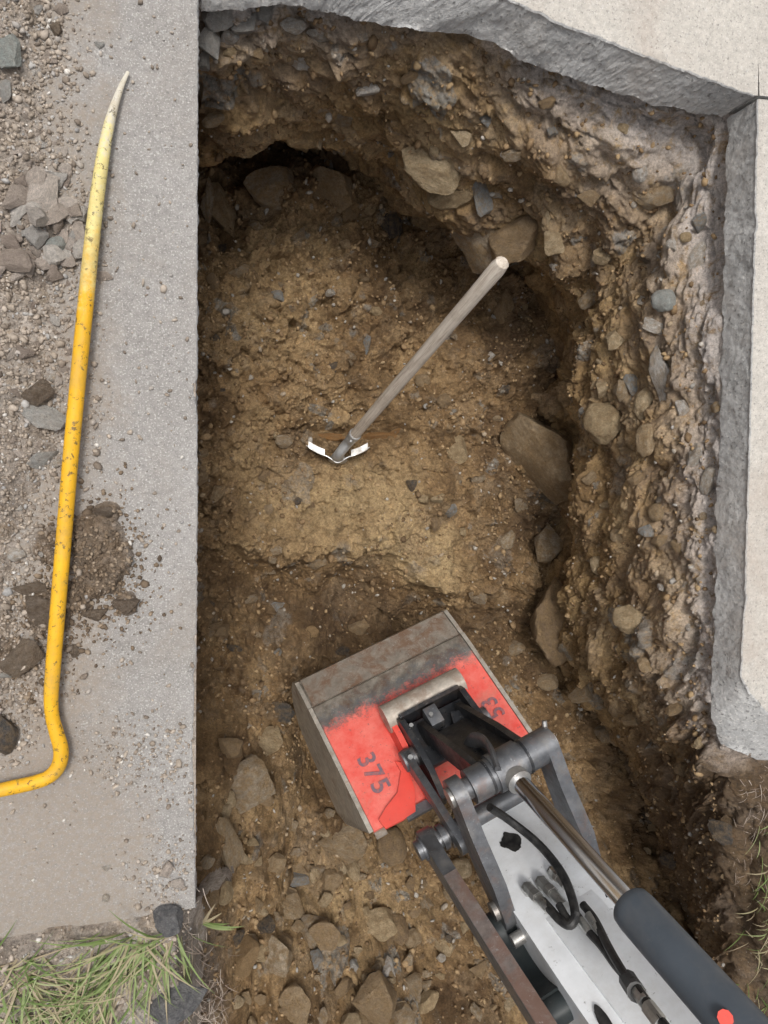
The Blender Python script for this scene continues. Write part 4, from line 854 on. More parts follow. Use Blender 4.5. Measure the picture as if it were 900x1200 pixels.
B0 = Vector(Q(396, 533, 2.60)); bz = Vector(R @ (-ray(396, 533))).normalized(); bz = (bz+CU*.12).normalized(); bx = (CR-CU*.02); bx = (bx-bz*bx.dot(bz)).normalized(); by = bz.cross(bx)
BLM = shi @ Matrix(((bx.x, by.x, bz.x, B0.x), (bx.y, by.y, bz.y, B0.y), (bx.z, by.z, bz.z, B0.z), (0, 0, 0, 1)))
bq = lambda x, y, z: tuple(BLM @ Vector((x, y, z)))
sk = spline([bq(0, -.012, -.05), bq(0, -.010, .0), bq(0.004, -.002, .045), (0, 0, .085), (0, 0, .125), (0, 0, .155)], 24)
tube('socket', [tuple(p) for p in sk]+[(0, 0, .158)], [.034-.0165*min(1, k/9) if k < 12 else .0175+.004*min(1, max(0, (k-15)/8)) for k in range(24)]+[.0195], M['steel'], shovel, 18, squash=[(1.0, .45+.55*min(1, k/11)) for k in range(25)], ref=tuple((shi.to_3x3() @ by)))
bm = bmesh.new()
bmesh.ops.create_uvsphere(bm, u_segments=10, v_segments=6, radius=.006); bmesh.ops.translate(bm, verts=bm.verts, vec=(-.012, -.017, .135))
link('rivet', bm_mesh('rivet', bm), M['steel'], shovel)
# dished round point blade, thickness real
def blade():
    nx, nz = 25, 22; bm = bmesh.new(); lay = []
    for s in (0, 1):
        g = []
        for j in range(nz):
            f = j/(nz-1); z = .012-f*.30
            hw = .108*(1-max(0, (f-.55)/.45)**2.2)**.5 if f < .999 else .008
            r = []
            for i in range(nx):
                u = -1+2*i/(nx-1); x = u*hw
                y = -.030*(1-u*u)*(1-.35*f) + .030 + .018*f - (.012*math.exp(-(u/.22)**2)*(1-f))*1.2 + s*.0022
                zz = z + (.014*u*u if j == 0 else 0)
                r.append(bm.verts.new((x, y*1.25-.012, zz)))
            g.append(r)
        lay.append(g)
    for s in (0, 1):
        for j in range(nz-1):
            for i in range(nx-1):
                q = (lay[s][j][i], lay[s][j][i+1], lay[s][j+1][i+1], lay[s][j+1][i]); bm.faces.new(q if s else q[::-1])
    for i in range(nx-1):
        bm.faces.new((lay[0][0][i], lay[0][0][i+1], lay[1][0][i+1], lay[1][0][i])); bm.faces.new((lay[1][-1][i], lay[1][-1][i+1], lay[0][-1][i+1], lay[0][-1][i]))
    for j in range(nz-1):
        bm.faces.new((lay[1][j][0], lay[1][j+1][0], lay[0][j+1][0], lay[0][j][0])); bm.faces.new((lay[0][j][-1], lay[0][j+1][-1], lay[1][j+1][-1], lay[1][j][-1]))
    return bm_mesh('blade', bm)
blo = link('blade', blade(), M['steel'], shovel); blo.matrix_local = BLM
for s in (-1, 1):
    bm = bmesh.new(); pl = []
    for k in range(7):
        u = .42+.52*k/6; x = s*u*.108; y = 1.25*(-.030*(1-u*u)+.030)-.012
        for (dy, dz) in ((-.002, .0235), (.021, .0235), (.021, .0205), (-.002, .0205)): pl.append(bm.verts.new((x, y+dy, dz+.006*u*u-.005)))
    for k in range(6):
        for q in range(4): bm.faces.new((pl[k*4+q], pl[k*4+(q+1) % 4], pl[k*4+4+(q+1) % 4], pl[k*4+4+q]))
    bm.faces.new(pl[:4]); bm.faces.new(pl[-4:][::-1])
    link('tread', bm_mesh('tread', bm), M['worn_steel'], shovel).matrix_local = BLM

# ================================================================== EXCAVATOR ARM AND BUCKET
M['gun'] = metal_material('dark link steel', (0.16, 0.165, 0.175), .7, .40, rust=.5, rustc=(.17, .085, .05), dust=.35, scratch=.35)
M['black'] = metal_material('black hitch steel', (0.026, 0.028, 0.032), .3, .38, rust=.15, dust=.25, scratch=.3)
M['bright'] = metal_material('worn bright steel', (0.42, 0.41, 0.39), .85, .36, rust=.3, rustc=(.2, .11, .06), dust=.25)
M['zinc'] = metal_material('zinc fitting', (0.60, 0.60, 0.58), .9, .32, rust=.12, dust=.3)
M['whitepaint'] = paint_material('white arm paint', (0.88, 0.90, 0.92), under=(.12, .11, .10), wear=.6, dust=.35, rough=.36, dustc=(.55, .52, .47))
M['greypaint'] = paint_material('charcoal cylinder paint', (0.072, 0.088, 0.108), under=(.2, .2, .2), wear=.15, dust=.3, rough=.42, dustc=(.16, .155, .15))
M['greenblack'] = paint_material('dark bracket paint', (0.028, 0.036, 0.038), under=(.12, .12, .12), wear=.2, dust=.25, rough=.4, dustc=(.14, .13, .12))
M['redpaint'] = paint_material('red bucket paint', (0.80, 0.085, 0.06), under=(.10, .10, .105), wear=.5, dust=.2, rough=.45, dustc=(.55, .20, .15))
m, t, b = newmat('chrome rod'); b.inputs['Metallic'].default_value = 1; b.inputs['Base Color'].default_value = (.86, .88, .91, 1); b.inputs['Roughness'].default_value = .16; M['chrome'] = m
m, t, b = newmat('black rubber hose'); NN = NT(t); NN.l(NN.ramp(NN.noise(NN.coord(), 60, 5), [(.4, (.012, .012, .013)), (.7, (.05, .048, .045))]), b.inputs['Base Color']); b.inputs['Roughness'].default_value = .5; M['hose'] = m
m, t, b = newmat('stencil paint'); NN = NT(t); NN.l(NN.ramp(NN.noise(NN.coord(), 70, 6, .7), [(.38, (.42, .13, .12)), (.55, (.17, .13, .16))]), b.inputs['Base Color']); b.inputs['Roughness'].default_value = .6; M['stencil'] = m
def bucket_steel():
    # bare worn steel towards the heel, red paint on the upper part, rust streak at the fold (object axes: x across, y along, z out)
    m, t, b = newmat('bucket steel and red paint'); N = NT(t); co = N.coord(); sp = N.n('SeparateXYZ'); N.l(co, sp.inputs[0])
    fr = N.math('ADD', N.math('MULTIPLY', N.noise(co, 26, 8, .75), .62), N.math('MULTIPLY', N.noise(co, 190, 4, .7), .38))
    edge_ = N.math('ADD', sp.outputs[1], N.math('MULTIPLY', N.math('SUBTRACT', fr, .5), .20))
    mp = N.n('MapRange'); N.l(edge_, mp.inputs[0]); mp.inputs[1].default_value = .165; mp.inputs[2].default_value = .20; red_m = mp.outputs[0]
    tone = N.ramp(N.noise(co, 24, 8, .75), [(.3, (.15, .125, .10)), (.5, (.30, .265, .22)), (.7, (.50, .45, .38))])
    rust = N.ramp(N.noise(co, 16, 9, .72, .4), [(.47, 0), (.62, .75)])
    yb = N.n('MapRange'); N.l(sp.outputs[1], yb.inputs[0]); yb.inputs[1].default_value = .08; yb.inputs[2].default_value = .125; yb.inputs[3].default_value = .35; yb.inputs[4].default_value = 1.0
    st = N.mix(N.math('MULTIPLY', rust, yb.outputs[0]), tone, (.175, .085, .05))
    bl = N.n('MapRange'); N.l(edge_, bl.inputs[0]); bl.inputs[1].default_value = .125; bl.inputs[2].default_value = .15
    st = N.mix(N.math('MULTIPLY', N.math('MULTIPLY', bl.outputs[0], N.ramp(N.noise(co, 45, 6, .75), [(.35, .2), (.6, 1.0)])), .75), st, (.15, .165, .18))
    scr = N.ramp(N.noise(co, 110, 3, .6, 2), [(.66, 0), (.7, .7)]); st = N.mix(scr, st, (.62, .6, .56))
    red = N.mix(N.ramp(N.noise(co, 13, 8, .75), [(.35, 0), (.7, .85)]), (.74, .075, .055), (.84, .25, .20))
    red = N.mix(N.ramp(N.noise(co, 7, 9, .75, .5), [(.52, 0), (.7, .5)]), red, (.42, .30, .22))
    red = N.mix(N.ramp(N.noise(co, 85, 6, .75), [(.60, 0), (.66, .75)]), red, (.11, .10, .105))
    c = N.mix(red_m, st, red); N.l(c, b.inputs['Base Color'])
    N.l(N.math('MULTIPLY', N.math('SUBTRACT', 1.0, red_m), .6), b.inputs['Metallic'])
    N.l(N.ramp(N.noise(co, 20, 6), [(.3, .34), (.7, .6)]), b.inputs['Roughness'])
    N.l(N.bump(N.math('ADD', N.noise(co, 130, 6, .7), N.math('MULTIPLY', red_m, .5)), .0012, .5), b.inputs['Normal']); return m
M['bucket'] = bucket_steel()
M['rusttube'] = metal_material('tan worn tube', (0.44, 0.39, 0.33), .35, .5, rust=.55, rustc=(.20, .115, .07), dust=.5, sc=1.4, r0=.47)
M['rustedge'] = metal_material('rubbed brown edge', (0.30, 0.25, 0.23), .5, .4, rust=.8, rustc=(.19, .105, .075), dust=.3, r0=.42)
M['heel'] = metal_material('rusty worn heel', (0.30, 0.26, 0.215), .4, .42, rust=.85, rustc=(.155, .085, .048), dust=.5, scratch=.9, sc=1.3, r0=.44)
M['sidesteel'] = metal_material('worn side plate', (0.46, 0.42, 0.36), .45, .45, rust=.75, rustc=(.21, .115, .065), dust=.6, scratch=.8, sc=1.5)

cw_ = np.array([.886, .385, -.262]); cw_ /= np.linalg.norm(cw_); ca_ = np.array([.385, -.29, .876]); ca_ -= ca_ @ cw_*cw_; ca_ /= np.linalg.norm(ca_); cn_ = np.cross(ca_, cw_)
Oc = ray(590, 900)*1.65
W3, A3, N3 = (Vector(R @ v) for v in (cw_, ca_, cn_)); OW = Vector(R @ Oc + EYE)
MW = Matrix(((W3.x, A3.x, N3.x, OW.x), (W3.y, A3.y, N3.y, OW.y), (W3.z, A3.z, N3.z, OW.z), (0, 0, 0, 1)))
# local axes of the arm: x across, y up the arm, z out towards the cylinder
MWI = MW.inverted()
def AP(px, py, n):
    r = ray(px, py); tq = (n+Oc @ cn_)/(r @ cn_); p = r*tq-Oc; return Vector((p @ cw_, p @ ca_, n))
ex = empty('excavator_arm', 'white mini excavator arm with black cylinder and worn red digging bucket in the pit', 'excavator arm', mw=MW)
def outline(pts, wid):
    """rounded link outline between two or more (a, n) points"""
    pts = [np.array(p, float) for p in pts]; L_, R_ = [], []
    for i, p in enumerate(pts):
        d = pts[min(i+1, len(pts)-1)]-pts[max(i-1, 0)]; d /= np.linalg.norm(d); q = np.array([-d[1], d[0]]); L_.append(p+q*wid[i]); R_.append(p-q*wid[i])
    def cap(c, d, r):
        a0 = math.atan2(d[1], d[0]); return [c+np.array([math.cos(a0+t), math.sin(a0+t)])*r for t in np.linspace(-math.pi/2, math.pi/2, 9)[1:-1]]
    d1 = pts[-1]-pts[-2]; d0 = pts[0]-pts[1]
    return [tuple(p) for p in R_]+[tuple(p) for p in cap(pts[-1], d1, wid[-1])]+[tuple(p) for p in L_[::-1]]+[tuple(p) for p in cap(pts[0], d0, wid[0])]
# --- bucket: own axes (x across, y from heel to mouth, z out of the back plate)
Ac = ray(350, 797)*2.25; Dc = ray(432, 978)*1.95
cu_ = Dc-Ac; cu_ -= cu_ @ cw_*cw_; BL = np.linalg.norm(cu_); cu_ /= BL; cm_ = np.cross(cw_, cu_)
if cm_[2] < 0: cm_ = -cm_
BX, BY, BZ, BO = Vector(R @ cw_), Vector(R @ cu_), Vector(R @ cm_), Vector(R @ Ac + EYE)
BM = Matrix(((BX.x, BY.x, BZ.x, BO.x), (BX.y, BY.y, BZ.y, BO.y), (BX.z, BY.z, BZ.z, BO.z), (0, 0, 0, 1)))
def BP(px, py, h):
    r = ray(px, py); tq = (h+Ac @ cm_)/(r @ cm_); p = r*tq-Ac; return Vector((p @ cw_, p @ cu_, h))
BWD = 0.5
prof = [(BL, 0.0), (BL*.8, .002), (.16, .004), (.105, .002), (.10, -.002), (.06, -.003), (.0, -.012), (-.022, -.04), (-.035, -.10), (-.03, -.19), (.0, -.28), (.06, -.36), (.14, -.41), (.25, -.45)]
def bucket_shell():
    bm = bmesh.new(); ins = []
    n = len(prof); pin = []
    for i, (u, v) in enumerate(prof):
        a_ = np.array(prof[min(i+1, n-1)])-np.array(prof[max(i-1, 0)]); a_ = a_/np.linalg.norm(a_); q = np.array([-a_[1], a_[0]]); pin.append((u+q[0]*.010, v+q[1]*.010))
    if pin[2][1] > prof[2][1]: pin = [(2*u-p, 2*v-q) for (u, v), (p, q) in zip(prof, pin)]
    ys = np.linspace(0, BWD, 13)
    g = [[[bm.verts.new((x+(-.028*min(1, max(0, -v)/.25) if x == 0 else .028*min(1, max(0, -v)/.25) if x == BWD else 0), u, v)) for x in ys] for (u, v) in pr_] for pr_ in (prof, pin)]
    for s in (0, 1):
        for i in range(n-1):
            for j in range(len(ys)-1):
                q = (g[s][i][j], g[s][i+1][j], g[s][i+1][j+1], g[s][i][j+1]); bm.faces.new(q if s else q[::-1])
    for j in range(len(ys)-1):
        bm.faces.new((g[0][0][j], g[0][0][j+1], g[1][0][j+1], g[1][0][j])); bm.faces.new((g[0][-1][j], g[0][-1][j+1], g[1][-1][j+1], g[1][-1][j]))
    for i in range(n-1):
        for j in (0, len(ys)-1): bm.faces.new((g[0][i][j], g[0][i+1][j], g[1][i+1][j], g[1][i][j]))
    return bm_mesh('bucket', bm, angle=28)
bucket = link('bucket', bucket_shell(), M['bucket'], ex); bucket.matrix_local = MWI @ BM; bucket['label'] = 'worn red painted bucket with bare steel heel'
for x, s in ((0, -1), (BWD, 1)):
    pts2 = [(u, v+.004) for u, v in prof]+[(.36, -.26)]
    bm = bmesh.new(); rw = []
    for dxx in (0, .012):
        rw.append([bm.verts.new((x+s*(dxx+.0015)+s*.028*min(1, max(0, -v)/.25), u, v)) for u, v in pts2])
    n = len(pts2); bm.faces.new(rw[0]); bm.faces.new(rw[1][::-1])
    for k in range(n): bm.faces.new((rw[0][k], rw[0][(k+1) % n], rw[1][(k+1) % n], rw[1][k]))
    link('side_plate', bm_mesh('side_plate', bm, bevel=.002), M['sidesteel'], bucket)
prism('cutting_edge', [(.20, -.446), (.29, -.472), (.292, -.480), (.20, -.462)], 0, -.002, BWD+.002, M['heel'], bucket)
for k in range(4):
    xx = .06+k*.127; prism('tooth', [(.27, -.462), (.36, -.512), (.365, -.519), (.27, -.488)], 0, xx-.02, xx+.02, M['heel'], bucket, bevel=.003)
prism('heel_strip', [(.003, -.006), (.1, .0005), (.1, .006), (.003, -.001)], 0, .004, BWD-.004, M['heel'], bucket, bevel=.0015)
def text_on(txt, px, py, size, rot, parent, stretch):
    cu = bpy.data.curves.new('n', 'FONT'); cu.body = txt; cu.size = size; cu.align_x = 'CENTER'; cu.align_y = 'CENTER'; cu.extrude = .0004; cu.space_character = 1.12; cu.offset = .0012
    to = bpy.data.objects.new('n', cu); C.objects.link(to); dg = bpy.context.evaluated_depsgraph_get(); me = bpy.data.meshes.new_from_object(to.evaluated_get(dg)); bpy.data.objects.remove(to); me.transform(Matrix.Diagonal((*stretch, 1, 1))); me.transform(Matrix(((0, rot, 0, 0), (rot, 0, 0, 0), (0, 0, 1, 0), (0, 0, 0, 1))))
    me.materials.clear(); o = link('painted_number', me, M['stencil'], parent); o.matrix_local = Matrix.Translation(BP(px, py, .0062)); return o
# reading down the plate with tops to the right, and up it with tops to the left (letters stretched across like a stencil)
text_on('375', 437, 906, .085, 1, bucket, (.86, .84))
text_on('53', 578, 829, .085, -1, bucket, (.76, .80))
# mounting ears, cross tube and hitch standing on the back plate
def btube(name, p, q, r, mat, seg=20, parent=bucket, bevel=.002): return tube(name, [p, q], r, mat, parent, seg, bevel=bevel)
ctA, ctB = BP(450, 842, .075), BP(541, 799, .075); ctA.y = ctB.y = (ctA.y+ctB.y)/2
btube('cross_tube', ctA, ctB, .040, M['rusttube'])
xe0, xe1 = ctA.x, ctB.x
for xx in (xe0+.004, xe1-.02):
    prism('ear', [(ctA.y-.01, .004), (ctA.y, .05), (ctA.y+.02, .09), (ctA.y+.06, .095), (BL-.09, .07), (BL+.012, .085), (BL+.03, .04), (BL-.01, .004)], 0, xx, xx+.016, M['redpaint'], bucket, bevel=.0015)
# raised weld plate with torn lower edge
pw_ = [BP(*q, .006) for q in [(463, 893), (470, 905), (466, 930), (452, 948), (444, 962), (452, 972), (472, 962), (487, 952), (486, 925), (476, 896)]]
bm = bmesh.new(); rr_ = [[bm.verts.new((p.x, p.y, h)) for p in pw_] for h in (.0045, .0135)]
bm.faces.new(rr_[1]); 
for k in range(len(pw_)): bm.faces.new((rr_[0][k], rr_[0][(k+1) % len(pw_)], rr_[1][(k+1) % len(pw_)], rr_[1][k]))
link('weld_plate', bm_mesh('weld_plate', bm), M['redpaint'], bucket)
prism('mouth_lip', [(BL-.004, -.004), (BL+.022, -.004), (BL+.022, .012), (BL-.004, .012)], 0, .09, .27, M['gun'], bucket, bevel=.003)

# --- quick hitch between bucket and arm
hitch = link('quick_hitch', bm_mesh('quick_hitch', (lambda bm: (bmesh.ops.create_cube(bm, size=1, matrix=Matrix.Translation(((xe0+xe1)/2+.006, ctA.y+.115, .075)) @ Matrix.Diagonal((xe1-xe0-.05, .13, .03, 1))), bm)[1])(bmesh.new()), bevel=.004), M['black'], ex)
hitch.matrix_local = MWI @ BM
for xx in (xe0+.022, xe1-.036):
    prism('cheek_plate', [(ctA.y+.030, .03), (ctA.y+.030, .115), (ctA.y+.05, .135), (ctA.y+.14, .15), (ctA.y+.21, .145), (ctA.y+.27, .10), (ctA.y+.27, .05)], 0, xx, xx+.016, M['black'], hitch, bevel=.002)
prism('front_bar', [(ctA.y+.028, .05), (ctA.y+.028, .128), (ctA.y+.04, .128), (ctA.y+.04, .05)], 0, xe0+.03, xe1-.03, M['black'], hitch, bevel=.002)
def bbox_b(name, px, py, h, sx, sy, sz, mat, parent=hitch, rot=0):
    bm = bmesh.new(); bmesh.ops.create_cube(bm, size=1, matrix=Matrix.Translation(BP(px, py, h)) @ Matrix.Rotation(rot, 4, 'Z') @ Matrix.Diagonal((sx, sy, sz, 1))); return link(name, bm_mesh(name, bm, bevel=.003), mat, parent)
bbox_b('latch_block', 508, 842, .13, .038, .055, .05, M['gun']); bbox_b('latch_block', 538, 848, .12, .035, .06, .04, M['black'], rot=.3)
bbox_b('latch_bar', 521, 861, .135, .05, .012, .01, M['bright'])
for (x, y, h, r, mt) in [(505, 838, .158, .006, 'bright'), (482, 851, .12, .006, 'zinc')]:
    c = BP(x, y, h); btube('bolt', c, c+Vector((0, 0, .008)), r, M[mt], 10, hitch, .001)
for (x, y, sx_) in [(481, 889, -1), (563, 843, 1)]:
    c = BP(x, y, .085); btube('pin_boss', c-Vector((.022, 0, 0)), c+Vector((.022, 0, 0)), .028, M['gun'], 20, hitch)
c = BP(481, 888, .117); btube('bolt', c, c+Vector((0, 0, .006)), .007, M['zinc'], 10, hitch, .001)
MWIb = BM.inverted() @ MW
# rusty lug arch on the hitch
lug = [MWIb @ AP(548, 878, -.06), MWIb @ AP(556, 868, -.01), MWIb @ AP(567, 869, .02), MWIb @ AP(575, 879, .035), MWIb @ AP(580, 892, .035), MWIb @ AP(584, 904, .03)]
bm = bmesh.new(); tube_bm(bm, spline([tuple(p) for p in lug], 18), .013, 10, squash=[(1.5, .6)]*18); link('lifting_lug', bm_mesh('lifting_lug', bm), M['gun'], hitch)

# --- linkage in arm axes
rt = .038
tube('rod_end_tube', [(-.088, 0, 0), (.098, 0, 0)], rt, M['gun'], ex, 28, bevel=.003)
for (q0, q1, r) in [(-.126, -.088, .024), (.098, .130, .027)]: tube('link_pin', [(q0, 0, 0), (q1, 0, 0)], r, M['gun'], ex, 20, bevel=.004)
for xx in (-.045, -.012, .05): tube('weld_ring', [(xx, 0, 0), (xx+.006, 0, 0)], rt+.0018, M['black'], ex, 28)
c0 = Vector((.012, -.004, rt-.002)); tube('grease_port', [c0, c0+Vector((0, 0, .004))], .008, M['black'], ex, 12)
for s, x_ in ((-1, -.118), (1, .112)):
    o = prism('tipping_lever', outline([(0, 0), (.022, -.09), (.06, -.20), (.085, -.285)], [.038, .040, .052, .034]), 0, x_-.015, x_+.015, M['gun'], ex, bevel=.0025)
    tube('lever_pin', [(x_-.026*(s < 0)-.0*s, .082, -.272), (x_+.02, .082, -.272)], .021, M['bright'], ex, 18, bevel=.003)
    tube('pin_cap', [(x_+s*.011, 0, 0), (x_+s*.022, 0, 0)], .022, M['bright'], ex, 16, bevel=.003)
tube('lever_bolt', [(-.135, .135, -.315), (-.105, .135, -.315)], .015, M['bright'], ex, 14, bevel=.002)
c0 = Vector((.124, -.012, .026)); tube('grease_nipple', [c0, c0+Vector((.006, -.006, .02))], .006, M['zinc'], ex, 8)
# hitch arms running from the tube down to the bucket
def lp(px, py, h): return MWI @ (BM @ BP(px, py, h))
def side_plate_between(name, pts, wid, x_, th, mat):
    return prism(name, outline(pts, wid), 0, x_-th/2, x_+th/2, mat, ex, bevel=.0025)
pB = lp(481, 889, .085); pT = lp(505, 838, .10); pJ = lp(545, 990, .03)
jn = AP(537, 990, -.22)
side_plate_between('drag_link', [(pB.y, pB.z), (pB.y*.55+jn.y*.45, pB.z*.55+jn.z*.45+.012), (jn.y, jn.z)], [.030, .024, .026], (pB.x+jn.x)/2, .018, M['gun'])
for x_ in (-.055, .06):
    side_plate_between('push_link', [(0, 0), (-.12, -.03), (pT.y+.05, pT.z)], [.036, .03, .03], x_, .016, M['black'])
prism('link_web', [(-.03, -.012), (-.03, .012), (pT.y+.09, pT.z+.016), (pT.y+.09, pT.z-.008)], 0, -.047, .052, M['black'], ex, bevel=.002)
# joint at the arm tip: stack of rings on one pin
j0, j1 = AP(492, 992, -.25), AP(548, 968, -.25); dj = Vector((1, 0, 0))
yj, zj = j0.y*.5+j1.y*.5, -.25
tube('tip_pin', [(j0.x-.012, yj, zj), (.1, yj, zj)], .024, M['gun'], ex, 20, bevel=.003)
for k, (xa, xb, r) in enumerate([(j0.x, j0.x+.012, .030), (j0.x+.034, j0.x+.046, .035), (j0.x+.052, j0.x+.066, .032), (j0.x+.072, j0.x+.098, .036)]):
    tube('collar', [(xa, yj, zj), (xb, yj, zj)], r, M['gun'], ex, 22, bevel=.003)
# long dark link bar beside the arm
bx0 = j0.x+.022; e_ = AP(612, 1200, -.255)
o = prism('link_bar', outline([(yj, zj), (yj+.12, zj-.012), (.25, zj-.024), (1.0, zj-.03)], [.040, .036, .037, .036]), 0, bx0-.017, bx0+.017, M['gun'], ex, bevel=.0025); o['label'] = 'long dark steel link bar with a rubbed brown top edge'
prism('rubbed_edge', [(yj+.12, zj+.020), (.25, zj+.009), (1.0, zj+.002), (1.0, zj+.0085), (.25, zj+.0155), (yj+.12, zj+.0265)], 0, bx0-.0162, bx0+.0162, M['rustedge'], ex)
# dark bracket between bar and arm
bm = bmesh.new(); g = []
for k in range(9):
    f = k/8; yy = .10+f*.17; zz = -.36-.02*math.sin(f*math.pi)+.05*f*f
    g.append([bm.verts.new((xx, yy, zz+dz)) for dz in (0, -.05) for xx in (bx0+.013, -.10)])
for k in range(8):
    for (i0_, i1_) in ((0, 1), (1, 3), (3, 2), (2, 0)): bm.faces.new((g[k][i0_], g[k][i1_], g[k+1][i1_], g[k+1][i0_]))
bm.faces.new([g[0][i] for i in (0, 2, 3, 1)]); bm.faces.new([g[-1][i] for i in (0, 1, 3, 2)])
link('bracket', bm_mesh('bracket', bm, bevel=.004), M['greenblack'], ex)
tube('bracket_tube', [(bx0+.012, .075, -.345), (-.10, .075, -.345)], .042, M['greenblack'], ex, 24, bevel=.003)
tube('bracket_tube', [(bx0+.012, .285, -.345), (-.10, .285, -.345)], .030, M['greenblack'], ex, 20, bevel=.003)
# the arm: box beam, narrowing to its tip
AT_, AB_ = -.262, -.41
bm = bmesh.new(); g = []
for (yy, hw0, hw1, zt_, zb_) in [(-.19, -.068, .07, -.262, -.315), (-.13, -.090, .092, -.258, -.36), (0, -.104, .104, -.258, -.40), (.3, -.112, .112, -.262, -.42), (.7, -.115, .115, -.262, -.44), (1.25, -.115, .115, -.25, -.46)]:
    g.append([bm.verts.new(c) for c in ((hw0, yy, zt_), (hw1, yy, zt_), (hw1, yy, zb_), (hw0, yy, zb_))])
for a_, b_ in zip(g[:-1], g[1:]):
    for k in range(4): bm.faces.new((a_[k], a_[(k+1) % 4], b_[(k+1) % 4], b_[k]))
bm.faces.new(g[0]); bm.faces.new(g[-1][::-1])
arm = link('arm_beam', bm_mesh('arm_beam', bm, bevel=.006), M['whitepaint'], ex); arm['label'] = 'white painted box arm'
prism('raised_rib', [(.16, AT_+.0), (.20, AT_+.010), (1.2, AT_+.012), (1.2, AT_)], 0, -.06, .06, M['whitepaint'], arm, bevel=.003)
def blob_on_arm(cx_, cy_, rx, ry, seed, mat, name='paint_chip', h=AT_+.0052):
    c = AP(cx_, cy_, h); rs = np.random.default_rng(seed); bm = bmesh.new(); n = 28
    vs = [bm.verts.new((c.x+rx*math.cos(t)*k_, c.y+ry*math.sin(t)*k_, h)) for t, k_ in zip(np.linspace(0, 2*math.pi, n, endpoint=False), np.convolve(np.tile(rs.uniform(.65, 1.25, n), 3), [.3, .4, .3], 'same')[n:2*n])]
    top = bmesh.ops.extrude_face_region(bm, geom=[bm.faces.new(vs)])
    bmesh.ops.translate(bm, verts=[v for v in top['geom'] if isinstance(v, bmesh.types.BMVert)], vec=(0, 0, .0006))
    link(name, bm_mesh(name, bm), mat, arm)
blob_on_arm(600, 986, .020, .030, 4, M['hose'])
blob_on_arm(589, 990, .005, .012, 6, M['hose']); blob_on_arm(708, 1196, .010, .028, 9, M['hose'])
tube('knuckle_boss', [(-.135, 1.2, -.36), (.135, 1.2, -.36)], .07, M['gun'], ex, 28, bevel=.004)
# cylinder
tube('rod_eye', [(-.03, .0, .0), (.042, 0, 0)], rt+.006, M['gun'], ex, 28, bevel=.004)
tube('rod_collar', [(.006, rt, 0), (.006, rt+.02, 0)], .028, M['bright'], ex, 24, bevel=.002)
tube('piston_rod', [(.006, .02, 0), (.006, .46, 0)], .0195, M['chrome'], ex, 32)
tube('cylinder_barrel', [(.006, .405, 0), (.006, .409, 0), (.006, .421, 0), (.006, .427, 0), (.006, 1.15, 0)], [.034, .037, .0385, .039, .039], M['greypaint'], ex, 36)
tube('cylinder_eye', [(-.05, 1.18, 0), (.06, 1.18, 0)], .045, M['gun'], ex, 24, bevel=.003)
for x_ in (-.062, .055): prism('cylinder_bracket', outline([(1.18, 0), (1.15, -.14), (1.12, -.27)], [.05, .07, .09]), 0, x_, x_+.014, M['whitepaint'], ex, bevel=.003)
# hoses and fittings
def hose(pts, r, name='hose', mat=None, n=40): return tube(name, [tuple(p) for p in spline([tuple(AP(*p)) for p in pts], n)], r, mat or M['hose'], ex, 10)
hose([(574,946,-.10),(598,962,-.17),(630,988,-.20),(655,1018,-.205),(668,1045,-.205),(674,1072,-.205),(668,1084,-.21),(656,1078,-.215),(645,1066,-.225),(636,1056,-.235)], .0095)
hose([(628,940,-.05),(648,958,-.04),(670,978,-.03),(692,1002,-.03),(706,1026,-.04),(716,1050,-.06)], .0095)
hose([(655,1060,-.215),(664,1075,-.215),(671,1080,-.21),(676,1068,-.20)], .008)
hose([(676,1072,-.225),(690,1092,-.225),(706,1110,-.215),(722,1132,-.19),(738,1150,-.16)], .0085)
hose([(683,1060,-.225),(697,1078,-.22),(712,1108,-.20),(728,1136,-.17),(742,1156,-.14)], .0085)
hose([(742,1150,-.14),(752,1166,-.12),(770,1190,-.10),(800,1230,-.08)], .0085)
hose([(736,1148,-.17),(741,1156,-.15),(746,1163,-.13)], .017, 'hose_clamp', M['hose'], 8)
hose([(748,1163,-.13),(757,1176,-.115)], .012, 'crimp', M['zinc'], 4); hose([(760,1180,-.112),(776,1201,-.10)], .0135, 'crimp', M['zinc'], 4)
hose([(680,1078,-.225),(691,1093,-.224)], .0092, 'crimp', M['zinc'], 4); hose([(690,1072,-.222),(703,1092,-.215)], .0092, 'crimp', M['zinc'], 4)
for (xa, ya, xb, yb) in [(618,1039,643,1066),(634,1032,662,1062),(648,1020,664,1038)]:
    f0, f1 = AP(xa, ya, -.242), AP(xb, yb, -.228); ft = (f1-f0).normalized(); L_ = (f1-f0).length
    q = lambda t: tuple(f0+ft*(L_*t))
    fit = tube('hydraulic_fitting', [q(0), q(.28)], .012, M['zinc'], ex, 6, bevel=.001)
    tube('nut', [q(.30), q(.50)], .0135, M['bright'], fit, 6, bevel=.001); tube('crimp', [q(.52), q(1.0)], .0105, M['zinc'], fit, 14, bevel=.001)
    tube('base', [(f0.x, f0.y, AT_+.002), (f0.x, f0.y, f0.z)], .014, M['zinc'], fit, 6, bevel=.001)
o = tube('red_paint_mark', [tuple(AP(850, 1193, .037)), tuple(AP(850, 1193, .0395))], .011, M['redpaint'], ex, 9)

